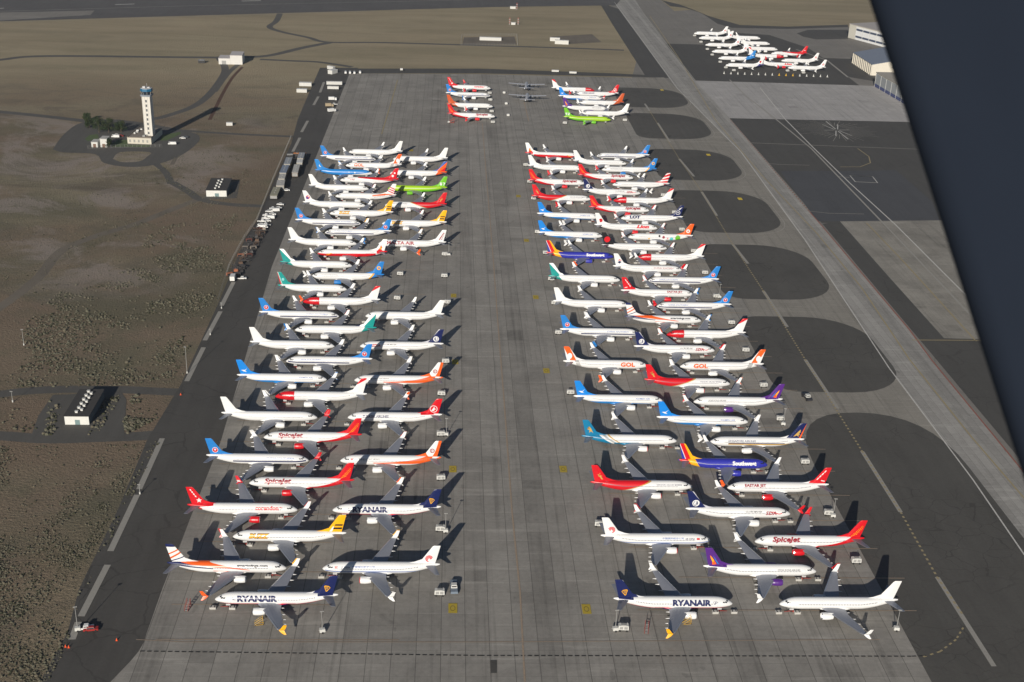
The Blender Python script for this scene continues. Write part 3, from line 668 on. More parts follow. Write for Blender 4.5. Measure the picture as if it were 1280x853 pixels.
EMB = {
 'harp': lambda: [(tr(harp(), 36.1, 7.6, 1.35), 'yellow')],
 'bee': lambda: [([[(34.4, 6.6), (37.9, 6.6), (38, 7.3), (34.9, 7.3)], [(35.4, 8.0), (38.2, 8.0), (38.3, 8.6), (35.8, 8.6)]], 'black'), ([[(33.6, 5.7), (34.6, 5.7), (35.3, 7.6), (35.0, 7.8)]], 'white')],
 'dots': lambda: [([disc(34.6+.75*r_+.55*c_, 5.9+.95*r_-.0*c_+.25*c_, .17-.015*r_, 8) for r_ in range(5) for c_ in range(4) if 34.6+.75*r_+.55*c_ < 38.3], 'yellow'), ([disc(34.9+.75*r_+.55*c_, 6.35+.95*r_+.25*c_, .20-.02*r_, 8) for r_ in range(5) for c_ in range(4) if 34.9+.75*r_+.55*c_ < 38.4], 'orange')],
 'star': lambda: [([[(35.1+math.cos(R(90+36*k))*(1.1 if k % 2 == 0 else .45), 6.9+math.sin(R(90+36*k))*(1.1 if k % 2 == 0 else .45)) for k in range(10)]]+[[(35.9+.55*k, 8.2+.85*k), (36.4+.55*k, 8.3+.85*k), (36.6+.55*k, 8.95+.85*k), (36.1+.55*k, 8.8+.85*k)] for k in range(4)], 'white')],
 'csun': lambda: [([disc(35.9, 7.4, 1.15)], 'white'), (ringp(35.9, 7.4, .45, 1.0, 0, 360, 16)+[[(35.0, 7.1), (36.8, 7.1), (36.8, 7.35), (35.0, 7.35)]], 'red'), ([[(35.2, 7.9), (36.6, 7.9), (36.3, 8.15), (35.5, 8.15)]], 'brightblue')],
 'heron': lambda: [(tr([[(-1.1, .9), (-.2, .05), (.9, .05), (1.3, -.1), (.8, -.2), (.3, -.55), (-.9, -.75), (-.2, -.3), (-.5, .1)]], 36.0, 7.4, 1.2), 'white')],
 'ukr': lambda: [([disc(36.6, 8.6, 1.05)], 'yellow'), ([disc(36.7, 8.6, .55)], 'blue')],
 'shan': lambda: [([disc(35.9, 7.4, 1.35)], 'white'), (ringp(35.9, 7.4, .2, .5, 100, 300)+ringp(36.1, 7.4, .75, 1.0, 110, 280)+ringp(35.7, 7.3, .95, 1.15, -70, 60), 'navy')],
 'okay': lambda: [(ringp(35.9, 8.0, .65, .95)+[[(35.6, 7.5), (35.85, 7.5), (35.85, 8.5), (35.6, 8.5)], [(36.0, 7.8), (36.3, 8.3), (36.1, 8.4)]], 'maroon')],
 'turk': lambda: [(ringp(35.9, 7.6, 1.35, 1.6, 0, 360, 22), 'white'), (tr([[(-1.0, -.9), (-.2, .3), (.35, 1.2), (.3, .4), (1.0, -.1), (.2, -.3), (.3, -.8)]], 35.9, 7.6, 1.05), 'white')],
 'phoenix': lambda: [(tr(flower(), 35.8, 7.3, 1.3), 'red')],
 'shen': lambda: [(tr([[(-1, -1), (-.3, .1), (-.7, .2), (.3, .6), (0, .2), (.6, .2), (0, -.2), (-.4, -.9)], [(.3, .7), (.9, .8), (.5, .3)], [(-.1, .9), (.4, 1.3), (.2, .8)]], 35.9, 7.4, 1.25), 'gold')],
 's7': lambda: [([[(34.6, 6.2), (36, 6.2), (36, 7.2), (35, 7.2), (35, 7.7), (36, 7.7), (36, 8.1), (34.6, 8.1), (34.6, 6.8), (35.6, 6.8), (35.6, 6.6), (34.6, 6.6)], [(36.4, 8.1), (38, 8.1), (38, 7.7), (37.2, 6.2), (36.8, 6.2), (37.4, 7.7), (36.4, 7.7)]], 'white')],
 'malta': lambda: [([[(35.0+k*.6, 6.2+k*.9), (35.6+k*.6, 6.2+k*.9), (36.3+k*.4, 7.0+k*.9), (35.6+k*.5, 7.1+k*.9)] for k in range(5)]+[[(36.4+k*.4, 6.3+k*.9), (37.2+k*.3, 6.5+k*.9), (36.9+k*.35, 7.0+k*.9)] for k in range(5)], 'maroon')],
 'mal': lambda: [([disc(36.2, 8.0, 1.2, 18)], 'red'), ([disc(36.5, 7.6, .85, 18)], 'purple'), ([disc(35.9, 8.4, .4, 12)], 'white')],
 'gol': lambda: [([disc(36.6, 7.6, 1.5, 22, .75)], 'white')],
 'lot': lambda: [(ringp(36.0, 7.6, 1.15, 1.4, 0, 360, 20)+tr(BIRD, 36.0, 7.6, .9)+[[(36.2, 9.3), (36.8, 10.3), (38.6, 11.2), (37.2, 9.6)]], 'white')],
 'nine': lambda: [(ringp(36.2, 7.7, .5, 1.15, 0, 360, 18), 'white')],
 'lion': lambda: [(ringp(35.8, 7.6, .5, 1.2, 20, 300, 14)+tr([[(-.9, -.5), (-.2, .9), (.6, .8), (.3, .2), (.8, -.1), (.2, -.4), (.3, -.9)]], 35.8, 7.5, .9), 'red')],
 'roundel': lambda: [([disc(36.0, 8.0, 1.75, 22)], 'red')],
 'easter': lambda: [(tr([[(-1, .2), (0, 1), (1, .3), (.2, .4)]], 35.9, 7.8, 1.2), 'red'), (tr([[(-1, -.1), (0, .4), (1, -.2), (0, -.9), (.2, -.2)]], 35.9, 7.5, 1.2), 'navy')],
 'eastar': lambda: [([[(34.2+k*.85, 7.1+k*1.05), (34.6+k*.85, 7.0+k*1.05), (35.2+k*.85, 7.9+k*1.05), (34.8+k*.85, 8.0+k*1.05)] for k in range(4)]+[[(36.0, 6.6), (37.4, 6.3), (37.6, 6.6), (36.2, 6.9)]], 'white')],
 'oman': lambda: [(tr([[(-1, -1), (-.2, .6), (.4, 1.2), (.2, .4), (.9, .3), (.1, -.2), (.3, -1.0), (-.3, -.5)]], 36.2, 7.8, 1.35), 'gold')],
 'flame': lambda: [(tr([[(-1.2, -1.2), (-.2, .4), (.7, 1.6), (1.3, 2.2), (.9, .9), (.4, .0), (.2, -1.4), (-.4, -1.4)]], 36.3, 7.2, 1.05), 'orange'), (tr([[(-.2, .2), (.7, 1.5), (1.2, 2.0), (.8, .7), (.3, -.2), (-.1, -.6)]], 36.3, 7.2, 1.0), 'yellow'), (tr([[(-1.4, -1.2), (-1.1, -1.3), (-.1, .2), (1.0, 2.4), (-.4, .3)]], 35.7, 7.2, 1.0), 'sky')],
 'sing': lambda: [(tr([[(-1.6, -1.2), (-.6, .1), (.4, 1.3), (1.1, 2.0), (1.1, .8), (.6, .1), (1.1, -.5), (.4, -.3), (.7, -1.2), (-.2, -.6)]], 36.2, 7.4, 1.05), 'gold')],
 'aa': lambda: [(tr([[(-.9, -1), (.1, 1.0), (.5, .7), (-.2, -1)], [(.5, -1), (.8, .6), (1.1, .2), (1.0, -1)]], 36.0, 7.8, 1.1), 'red'), ],
 'white_swirl': lambda: [(tr(BIRD, 36.2, 7.6, 1.1), 'white')],
 'redflow': lambda: [(tr([[(-1.4, -1.2), (-.2, .2), (.3, 1.6), (.9, .4), (.4, -.4), (.9, -1.2)], ], 35.6, 6.9, 1.2), 'red'), (tr([[(-.9, -.9), (-.1, .1), (.2, .8), (.4, .2), (.1, -.4), (.3, -.9)]], 35.9, 7.3, 1.1), 'yellow')],
 'enter': lambda: [(tr([[(-1, -.9), (0, .2), (.2, 1.1), (.6, .3), (.3, -.4)]], 36.0, 7.7, 1.0), 'white')],
}
EC = {}
def emblem_mesh(key, side):
    if (key, side) in EC: return EC[(key, side)]
    bm = bmesh.new(); cols = []
    for li, (polys, col) in enumerate(EMB[key]()):
        for q in polys:
            vs_ = [bm.verts.new((NX-p[0], side*(max(.05, .30-(p[1]-5.5)*.028)+.03+.012*li), p[1])) for p in q]
            f = bm.faces.new(vs_); f.material_index = li
        cols.append(plainm(C[col]))
    bmesh.ops.triangulate(bm, faces=bm.faces)
    me = mesh('emblem', bm, len(cols), cols); EC[(key, side)] = me
    return me

def SWEEP(s0, z0, z1, s1=39.5):   # region behind a rising line: from belly at s0 up to z1 at s1
    return ('q', -1, s0, z0, (z1-z0)/(s1-s0), 0.)
W_ = C['white']
LV = dict(
 WHITE=dict(what='all white airliner with unmarked tail'),
 WHITER=dict(what='all white airliner with a thin red fin edge', fin=(W_, [(C['maroon'], [('q', -1, 37.9, 4.5, 3.9, 0)])])),
 RYAN=dict(what='white airliner with navy tail and yellow harp', body=[(C['red'], [('q', -1, 26, 2.45, .14, 0), ('s', 26, 38)]), (C['navy'], [('q', -1, 26, 2.2, .14, 0), ('s', 26, 38)]), (C['red'], [('z', 0, 2.62), ('s', 1.5, 26)]), (C['navy'], [('z', 0, 2.32), ('s', 1.2, 26)]), (C['navy'], [('s', 33, 37.9), ('z', 5.0, 7)])], fin=(C['navy'], [((.6, .6, .62), [('q', 1, 31.5, 5.75, 1.13, 0)])]), emb='harp', wl='yellow', title=[('RYANAIR', 7.4, 20.2, 2.05, 24, 'navy', 0, .055)], logo='harpline'),
 BUZZ=dict(what='white airliner with yellow striped tail', body=[], fin=(C['yellow'], []), emb='bee', wl='yellow', title=[('BUZZ', 5.8, 13.0, 1.95, 24, 'dk', .25, .08), ('BUZZ', 5.95, 12.85, 1.6, 24, 'yellow', .25, .03)]),
 SPICE=dict(what='white airliner with red tail, orange dots and red engines', body=[(C['red'], [('q', -1, 19, 2.1, .05, .0110), ('s', 19, 40)])], fin=(C['red'], []), emb='dots', wl='red', wlin=1, eng='red', title=[('SpiceJet', 5.9, 16, 2.4, 36, 'maroon', .22, .045)]),
 COREN=dict(what='white airliner with red tail, white star and red engines', body=[(C['red'], [('q', -1, 33, 3.6, .45, 0.), ('s', 34, 40)]), (C['red'], [('q', 1, 29, 5.3, -.12, 0.), ('s', 30, 40)])], fin=(C['red'], []), emb='star', wl='red', wlin=1, eng='red', title=[('corendon', 6.6, 15, 1.5, 32, 'red', 0, .05), ('*', 5.2, 6.5, 1.1, 30, 'red', 0, .03)]),
 SMART=dict(what='white airliner with orange and navy striped tail', body=[(C['orange'], [('q', 1, 12, 3.3, .085, 0), ('q', -1, 12, 3.5, .155, 0), ('s', 12, 40)]), (C['navy'], [('q', 1, 24, 3.7, .06, 0), ('q', -1, 24, 3.95, .14, 0), ('s', 24, 40)]), (C['orange'], [('q', 1, 15, 2.55, .03, 0), ('q', -1, 15, 2.65, .045, 0), ('s', 10, 24)])], fin=(W_, [(C['navy'], [('z', 11.2, 14)]), (C['orange'], [('q', 1, 36, 9.6, -.55, 0), ('q', -1, 36, 10.15, -.55, 0)]), (C['orange'], [('q', 1, 36, 7.9, -.65, 0), ('q', -1, 36, 8.6, -.65, 0)]), (C['navy'], [('q', 1, 36, 6.3, -.4, 0), ('q', -1, 36, 6.7, -.4, 0)])]), wl='orange', title=[('smartwings.com', 6.0, 16.2, 1.1, 35, 'dk', 0, .05)]),
 CS=dict(what='white airliner with blue tail, red round emblem and navy side line', body=[(C['navy'], [('z', 3.12, 3.68), ('s', 1.0, 29)])], fin=(C['blue'], []), emb='csun', wl='blue', title=[('CHINA SOUTHERN', 5.6, 16.2, .6, 32, 'midblue', 0, .01)]),
 XIAMEN=dict(what='white airliner with bright blue tail and white heron', body=[(C['sky'], [('q', -1, 14, 2.5, .0, -.003), ('s', 1.2, 14)]), (C['sky'], [('q', -1, 14, 2.5, .14, -.006), ('s', 14, 36)])], fin=(C['brightblue'], []), emb='heron', title=[('XIAMEN AIR', 6.0, 12.4, .6, 32, 'midblue', 0, .01)]),
 NORW=dict(what='white airliner with bright red nose', body=[(C['red'], [('s', -1, 8.4)])], fin=(W_, [(C['red'], [('q', 1, 38, 11.0, .6, 0)])]), wl='red', title=[('norwegian', 3.3, 7.9, .8, 26, 'white', 0, .01)]),
 SILK=dict(what='white airliner with teal tail and white fin edge', body=[(C['teal'], [('q', -1, 31.0, 1.5, 1.35, 0), ('s', 31, 40)])], fin=(C['teal'], [((.85, .86, .86), [('q', 1, 31.8, 3.9, 1.08, 0)]), (C['navy'], [('q', 1, 31.8, 6.3, 1.08, 0)])]), wl='white'),
 WEST=dict(what='short white airliner with teal tail and red trailing edge', body=[(C['teal'], [('q', -1, 29, 1.6, .42, 0), ('q', 1, 29, .8, .34, 0)])], fin=(C['teal'], [(C['red'], [('q', -1, 37.3, 5.5, 3.2, 0)]), (C['white'], [('q', -1, 36.7, 5.5, 3.0, 0), ('q', 1, 36.95, 5.5, 3.0, 0)]), (S(130, 200, 200), [('c', 36.3, 8.2, .8)])]), wl='orange'),
 UKR=dict(what='white airliner with mid blue tail and yellow disc', body=[(C['yellow'], [('q', -1, 29.6, 1.3, 1.1, 0), ('s', 29.6, 40)]), (C['blue'], [('q', -1, 30.6, 1.3, 1.1, 0), ('s', 30.6, 40)])], fin=(C['blue'], []), emb='ukr', eng='blue', title=[('UKRAINE INTERNATIONAL', 5.6, 15, .6, 30, 'grey', 0, .01)]),
 REDB=dict(what='white airliner with red belly and red and yellow tail', body=[(C['red'], [('q', -1, 0, 3.5, .02, 0), ('s', .2, 33)]), (C['yellow'], [('q', 1, 6, 2.8, .45, 0), ('q', -1, 6, 3.2, .45, 0), ('s', 5, 8.5)]), (C['red'], [('s', 33.5, 40), ('z', 3.9, 6)])], fin=((.82, .82, .8), []), emb='redflow'),
 TWAY=dict(what='white airliner with red upper rear hull and red tail', body=[(C['red'], [('q', 1, 12, 5.3, -.075, 0), ('s', 12, 40)])], fin=(C['red'], [((.8, .8, .8), [('c', 35.5, 6.9, .8)]), ((.8, .8, .8), [('c', 36.8, 8.9, .6)])]), wl='red', title=[("t'way", 5.0, 10.2, 1.4, 24, 'maroon', 0, .03)]),
 STRIPE=dict(what='white airliner with a tail of slanting red bars', body=[(C['orange'], [('q', -1, 24, 4.8, .10, 0), ('q', 1, 24, 4.1, .09, 0), ('s', 24, 40)]), (C['navy'], [('q', -1, 20, 3.1, .1, 0), ('q', 1, 20, 2.95, .1, 0), ('s', 25, 37)])], fin=(W_, [(C['red'], [('q', 1, 36, 6.4+1.5*k, -.45, 0), ('q', -1, 36, 7.1+1.5*k, -.45, 0)]) for k in range(3)])),
 GOL=dict(what='white airliner with orange tail, white ellipse and grey band', body=[((.42, .42, .41), [('q', -1, 30.2, 1.5, 1.9, 0), ('q', 1, 32.2, 1.5, 1.9, 0)])], fin=(W_, [(C['orange'], [('q', 1, 36.2, 5.4, 1.9, 0), ('q', -1, 33.4, 5.4, 1.9, 0)]), ((.5, .5, .5), [('q', -1, 37.6, 5.4, 2.6, 0)])]), emb='gol', wl='orange', title=[('GOL', 6.0, 12.8, 2.1, 18, 'orange', 0, .05)]),
 SKY=dict(what='airliner painted light blue all along its upper hull', base=C['sky'], body=[(W_, [('q', -1, 0, 4.2, -.12, 0)]), ((.7, .8, .85), [('c', 12, 3.9, .5)]), ((.7, .8, .85), [('c', 16, 4.1, .35)])], fin=(C['sky'], []), emb='enter', eng='white'),
 MAL=dict(what='white airliner with a round red and purple tail emblem', body=[], fin=(W_, []), emb='mal'),
 MALTA=dict(what='white airliner with patterned dark red tail markings', body=[], fin=(W_, []), emb='malta', wl='orange', title=[('MALTA AIR', 5.0, 21, 1.9, 24, 'maroon', 0, .04)]),
 SHAND=dict(what='white airliner with navy tail and white round emblem', body=[], fin=(C['navy'], [((.5, .5, .55), [('q', 1, 32.0, 5.4, 1.22, 0)])]), emb='shan', title=[('SDA', 5.7, 9.8, 1.35, 20, 'maroon', .2, .03), ('山东航空', 11.2, 17.2, .6, 34, 'dk', 0, .01)], swoosh=True),
 OKAY=dict(what='white airliner with orange red sweep up its tail', body=[(C['orange'], [('q', -1, 13, 3.35, -.0, .0052), ('q', 1, 13, 2.95, -.01, .0002), ('s', 13, 36)]), (C['orange'], [('q', -1, 27, 1.5, .32, 0), ('s', 27, 40)])], fin=(W_, [(C['orange'], [('q', -1, 36, 5.6, 1.2, .7)])]), emb='okay', wl='orange', title=[('奥凯航空', 7.2, 10.6, .6, 32, 'dk', 0, .01), ('OKAY AIRWAYS', 11, 15.5, .5, 32, 'dk', 0, .01)], dot='red'),
 TURK=dict(what='white airliner with red tail and white bird in a ring', body=[(C['red'], [('s', 30.5, 36), ('z', 5.15, 7)])], fin=(C['red'], []), emb='turk', wl='red', title=[('TURKISH AIRLINES', 6.3, 17.2, .95, 28, 'navy', 0, .04)]),
 AIRCH=dict(what='white airliner with curling red phoenix on white tail', body=[(C['midblue'], [('z', 2.85, 3.2), ('s', 1.0, 33)])], fin=(W_, []), emb='phoenix', rim='red', title=[('AIR CHINA', 6.0, 9.4, .6, 30, 'navy', 0, .02), ('中国国际航空公司', 10, 17.6, .65, 34, 'midblue', 0, .01)], dot='red'),
 SHENZ=dict(what='white airliner with red rear hull and gold tail emblem', body=[(C['red'], [('q', 1, 17, 5.5, -.34, 0), ('s', 16, 40)]), (C['gold'], [('q', 1, 17, 5.2, -.34, 0), ('q', -1, 17, 5.55, -.34, 0), ('s', 16, 30)])], fin=(C['red'], []), emb='shen', wl='red', rim='red', title=[('SHENZHEN AIRLINES 深圳航空', 4.4, 14.2, .6, 34, 'navy', 0, .01)]),
 S7=dict(what='airliner painted lime green from nose to tail', base=C['lime'], body=[(C['green'], [('q', -1, 10, 2.0, .09, 0)])], fin=(C['green'], [((.55, .7, .5), [('c', 36.0, 7.2, 0.01)])]), emb='s7', wl='green', eng='green'),
 FLYD=dict(what='white airliner with orange red tail tipped blue', body=[(C['orange'], [('q', -1, 30.5, 1.6, 1.4, 0), ('s', 30.5, 40)])], fin=(C['orange'], [(C['midblue'], [('q', 1, 37, 9.8, .9, 0)]), (C['red'], [('q', -1, 36, 6.4, .8, 0)])])),
 AUST=dict(what='white airliner with tail of broad red and white bars', body=[(C['red'], [('s', 35.5, 39), ('z', 3, 4.5)])], fin=(C['red'], [((.8, .8, .8), [('q', 1, 36, 6.5, .1, 0), ('q', -1, 36, 7.4, .1, 0)]), ((.8, .8, .8), [('q', 1, 36, 8.4, .3, 0), ('q', -1, 36, 9.3, .3, 0)]), ((.8, .8, .8), [('q', 1, 36, 10.6, .4, 0), ('q', -1, 36, 11.3, .4, 0)])])),
 LOT=dict(what='white airliner with navy tail and white ringed emblem', body=[(C['navy'], [('q', 1, 30, 4.9, .06, 0), ('s', 33, 40)])], fin=(C['navy'], []), emb='lot', wl='red', title=[('LOT', 5.2, 12.2, 2.1, 32, 'navy', .1, .07)]),
 DOTS=dict(what='white airliner with orange tail and coloured dots along the hull', body=[(C['green'], [('c', 30, 3.6, 1.6)]), (S(90, 200, 200), [('c', 26.2, 3.0, 1.1)]), (C['maroon'], [('c', 21.3, 4.0, .8)]), (C['black'], [('c', 18.8, 4.6, .6)]), (C['yellow'], [('c', 12.5, 3.0, .5)]), (C['pink'], [('c', 23.8, 3.4, .45)])], fin=(C['orange'], []), emb='nine', wl='red'),
 LION=dict(what='white airliner with red engines and red lion tail emblem', body=[], fin=(W_, []), emb='lion', wl='red', eng='red', title=[('Lion', 5.6, 13.4, 2.1, 30, 'red', .3, .06)]),
 MAPLE=dict(what='white airliner with black tail and big red disc', body=[(C['black'], [('s', 1.5, 4.2), ('z', 3.9, 4.3)]), (C['black'], [('q', 1, 30, 5.3, -.05, 0), ('s', 32, 40)])], fin=(C['black'], []), emb='roundel'),
 SOUTHW=dict(what='royal blue airliner with red and yellow striped tail', base=C['swblue'], body=[(C['yellow'], [('q', -1, 29.0, 1.2, 1.35, 0), ('s', 28, 42)]), (C['red'], [('q', -1, 32.2, 1.2, 1.35, 0), ('s', 28, 42)]), (C['swblue'], [('q', -1, 36.2, 1.2, 1.35, 0), ('s', 28, 42)])], fin=(C['yellow'], [(C['red'], [('q', -1, 34.0, 5.2, 1.9, 0)]), ((.75, .75, .75), [('q', -1, 36.1, 5.2, 2.1, 0)]), (C['swblue'], [('q', -1, 36.4, 5.2, 2.1, 0)])]), wl='orange', eng='swblue', title=[('Southwest', 5.5, 16, 1.75, 28, 'white', 0, .06)]),
 EASTERN=dict(what='white airliner with red and navy bird on its fin', body=[], fin=(W_, []), emb='easter', wl='red', title=[('CHINA EASTERN', 5.4, 16.5, .65, 32, 'maroon', 0, .01)]),
 EASTAR=dict(what='white airliner with red tail, red engines and red winglets', body=[], fin=(C['red'], [((.8, .8, .8), [('q', 1, 31.2, 5.4, 1.22, 0)])]), emb='eastar', wl='red', eng='red', title=[('EASTAR JET', 6.4, 14.6, 1.5, 38, 'maroon', 0, .04)]),
 OMAN=dict(what='white airliner with sea blue tail and pale gold emblem', body=[(S(20, 120, 160), [('q', -1, 25.5, 1.5, .60, 0), ('s', 24, 40)]), ((.35, .4, .42), [('q', 1, 25.5, 2.3, .60, 0), ('q', -1, 24.3, 2.3, .60, 0), ('s', 20, 40)]), (C['gold'], [('q', 1, 23.4, 2.3, .60, 0), ('q', -1, 22.6, 2.3, .60, 0)]), (S(20, 120, 160), [('q', -1, 20, 2.95, -.02, .0), ('s', 16, 26)])], fin=(S(18, 118, 160), []), emb='oman', wl='white', rim='red'),
 PURPLE=dict(what='white airliner with purple tail, yellow flame and purple engines', body=[(C['purple'], [('s', 31.5, 37.5), ('z', 5.15, 6)])], fin=(C['purple'], []), emb='flame', wl='white', eng='purple', title=[('HONG KONG AIRLINES', 6.2, 14, .55, 30, 'dk', 0, .01)]),
 SING=dict(what='white airliner with navy tail and golden bird', body=[(C['navy'], [('z', 3.45, 3.8), ('s', 7.5, 31)]), (C['gold'], [('z', 2.9, 3.45), ('s', 7.5, 33)])], fin=(C['navy'], [((.7, .7, .7), [('q', 1, 31.7, 5.4, 1.22, 0)]), (C['orange'], [('q', -1, 37.1, 5.4, 2.8, 0)])]), emb='sing', wl='navy', title=[('SINGAPORE AIRLINES', 7.4, 19, .75, 30, 'navy', 0, .01)]),
 ORANGE=dict(what='white airliner with burnt orange tail', body=[(S(186, 84, 40), [('q', -1, 28.5, 1.6, .9, 0), ('s', 28, 40)])], fin=(S(192, 84, 40), [])),
 PINK=dict(what='white airliner with small red tail mark', body=[], fin=(W_, []), emb='aa'),
 BLUEREAR=dict(what='white airliner whose rear third is light blue', body=[(C['sky'], [('q', -1, 26, 1.4, 1.0, 0), ('s', 22, 40)])], fin=(C['sky'], []), emb='heron'),
 NAVYREAR=dict(what='white airliner with navy rear hull and pink tail mark', body=[(S(60, 56, 130), [('q', -1, 30, 1.4, .9, 0), ('s', 28, 40)])], fin=(W_, []), emb='lion'),
 REDTOP=dict(what='white airliner with red upper hull and red tail', body=[(C['red'], [('q', 1, 14, 5.2, -.09, 0), ('s', 12, 40)])], fin=(C['red'], []), emb='white_swirl', wl='red'),
)
LM = {}
def get_liv(k):
    if k in LM: return LM[k]
    d = LV[k]; base = d.get('base', W_)
    fb, fl = d.get('fin', (W_, []))
    nm = d['what'].replace(',', '').replace(' ', '_')[:34]
    LM[k] = (livery_mat('hull_paint_'+nm, base, d.get('body', []), win=(.45, .45, .5) if k in ('SOUTHW', 'S7', 'SKY') else (.13, .14, .17)), livery_mat('fin_paint_'+nm, fb, fl))
    return LM[k]
M_LIP = mat('inlet_lip', (.6, .61, .63), .25, .8); M_HOT = mat('exhaust_metal', (.16, .15, .14), .5, .6)
def airliner(X, Y, face, liv, label, group, scale=1., jit=0., small=False):
    """X,Y: ground point under the nose; face +1: nose to the east"""
    d = LV[liv]; hull, fin = get_liv(liv)
    rz = (0 if face > 0 else math.pi)+jit
    root = empty('parked_airliner', (X-face*NX*scale, Y, .06), rz)
    root.scale = (scale, 1, 1)
    tag(root, label, 'airliner', group)
    f = link('fuselage', ME_FUS, root, [hull])
    for side in (-1, 1): link('cockpit_window', ME_COCK[side], f)
    for side in (-1, 1):
        for ti, tt in enumerate(d.get('title', [])):
            text, s0, s1, h, th, col, shear, bold = tt
            me = title_mesh(text, s0, s1, h, th, C[col], side, shear, bold, .045+.015*ti)
            if me: link('title', me, f)
        if d.get('dot') and not small:
            link('flag_mark', DOTM(d['dot'], side), f)
        if d.get('swoosh') and not small: link('swoosh_mark', SWM(side), f)
        if d.get('logo') and not small: link('harp_mark', HPM(side), f)
    t = link('tail_fin', ME_FIN, root, [fin])
    if d.get('emb'):
        for side in (-1, 1): link('emblem', emblem_mesh(d['emb'], side), t)
    for sg in (-1, 1):
        wg = link('wing', ME_WING[sg], root); link('winglet', ME_WLET[sg], wg, [plainm(C[d.get('wl', 'white')] if d.get('wlin') else W_), plainm(C[d.get('wl', 'white')])])
        link('slat', ME_SLAT[sg], wg)
        e = link('engine', ME_NAC[sg], root, [plainm(C[d.get('eng', 'white')]), M_HOT, plainm(C[d['rim']]) if d.get('rim') else M_LIP])
        if not small: link('fan', ME_FAN[sg], e)
        link('tailplane', ME_STAB[sg], root)
        if not small: link('landing_gear', ME_GEAR[sg], root)
    if not small: link('landing_gear', ME_GEAR['nose'], root)
    return root
_dm = {}
def DOTM(col, side):
    if ('d', col, side) not in _dm:
        bm = bmesh.new(); K = 3
        for i in range(K):
            for j in range(K):
                bm.faces.new([bm.verts.new(surf(4.2+1.1*a/K, R(20)+R(20)*b/K, side, .03)) for a, b in ((i, j), (i+1, j), (i+1, j+1), (i, j+1))])
        _dm[('d', col, side)] = mesh('flag_mark', bm, 1, [plainm(C[col])])
    return _dm[('d', col, side)]
def strokes(pts, wd, side, col, name):
    bm = bmesh.new()
    for (a, b) in zip(pts, pts[1:]):
        dx = b[0]-a[0]; dz = (b[1]-a[1])*.034; L_ = math.hypot(dx, dz); nx = -dz/L_*wd/2; nz = dx/L_*wd/2/.034
        bm.faces.new([bm.verts.new(surf(p[0]+nx*q, R(p[1]+nz*q), side, .035)) for p, q in ((a, -1), (b, -1), (b, 1), (a, 1))])
    return mesh(name, bm, 1, [plainm(col)])
def SWM(side):
    if ('s', side) not in _dm: _dm[('s', side)] = strokes([(8.0, 28), (7.0, 34), (6.2, 26), (5.2, 14), (4.4, 12), (3.6, 24)], .3, side, C['red'], 'swoosh_mark')
    return _dm[('s', side)]
def HPM(side):
    if ('h', side) not in _dm: _dm[('h', side)] = strokes([(6.5, 10), (6.9, 34), (5.9, 38), (5.2, 30), (6.4, 12), (6.1, 32), (5.8, 32), (6.4, 14)], .1, side, C['navy'], 'harp_mark')
    return _dm[('h', side)]
# ------------------------------------------------------------------ wing strut of the aircraft the view is taken from
def strut():
    D_ = 1.5
    def at(px, py, d=D_): return CP+(Fv+Rv*((px-640)/FPX)-Uv*((py-426.5)/FPX))*d
    a = at(1100, 0); b = at(1291, 592); ax = (b-a).normalized(); side = ax.cross(Fv).normalized()
    if side.dot(Rv) < 0: side = -side
    deep = side.cross(ax).normalized()
    ch = .46; th = .075
    sec = [(.0, .035), (.006, .012), (.022, 0.), (.10, -.006), (.24, -.006), (.40, 0.), (.46, .03), (.47, .05), (.42, .075), (.30, .095), (.15, .095), (.05, .075), (.01, .055)]
    bm = bmesh.new()
    rings = []
    for k in range(13):
        p = a+ax*(-1.5+k*.3); bow = 0.0
        rings.append([p+side*(x+bow)+deep*y for x, y in sec])
    loft(bm, rings)
    me = mesh('wing_strut', bm, 1, [mat('strut_navy_painted_shade', (.0140, .0190, .0300), .9, 0, .15, 3., .05)], smooth=True)  # navy darkened in the colour itself, standing in for the unbuilt aircraft's shade
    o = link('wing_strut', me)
    tag(o, 'navy aircraft wing strut with painted-in shade crossing the upper right corner, close up', 'strut')
strut()

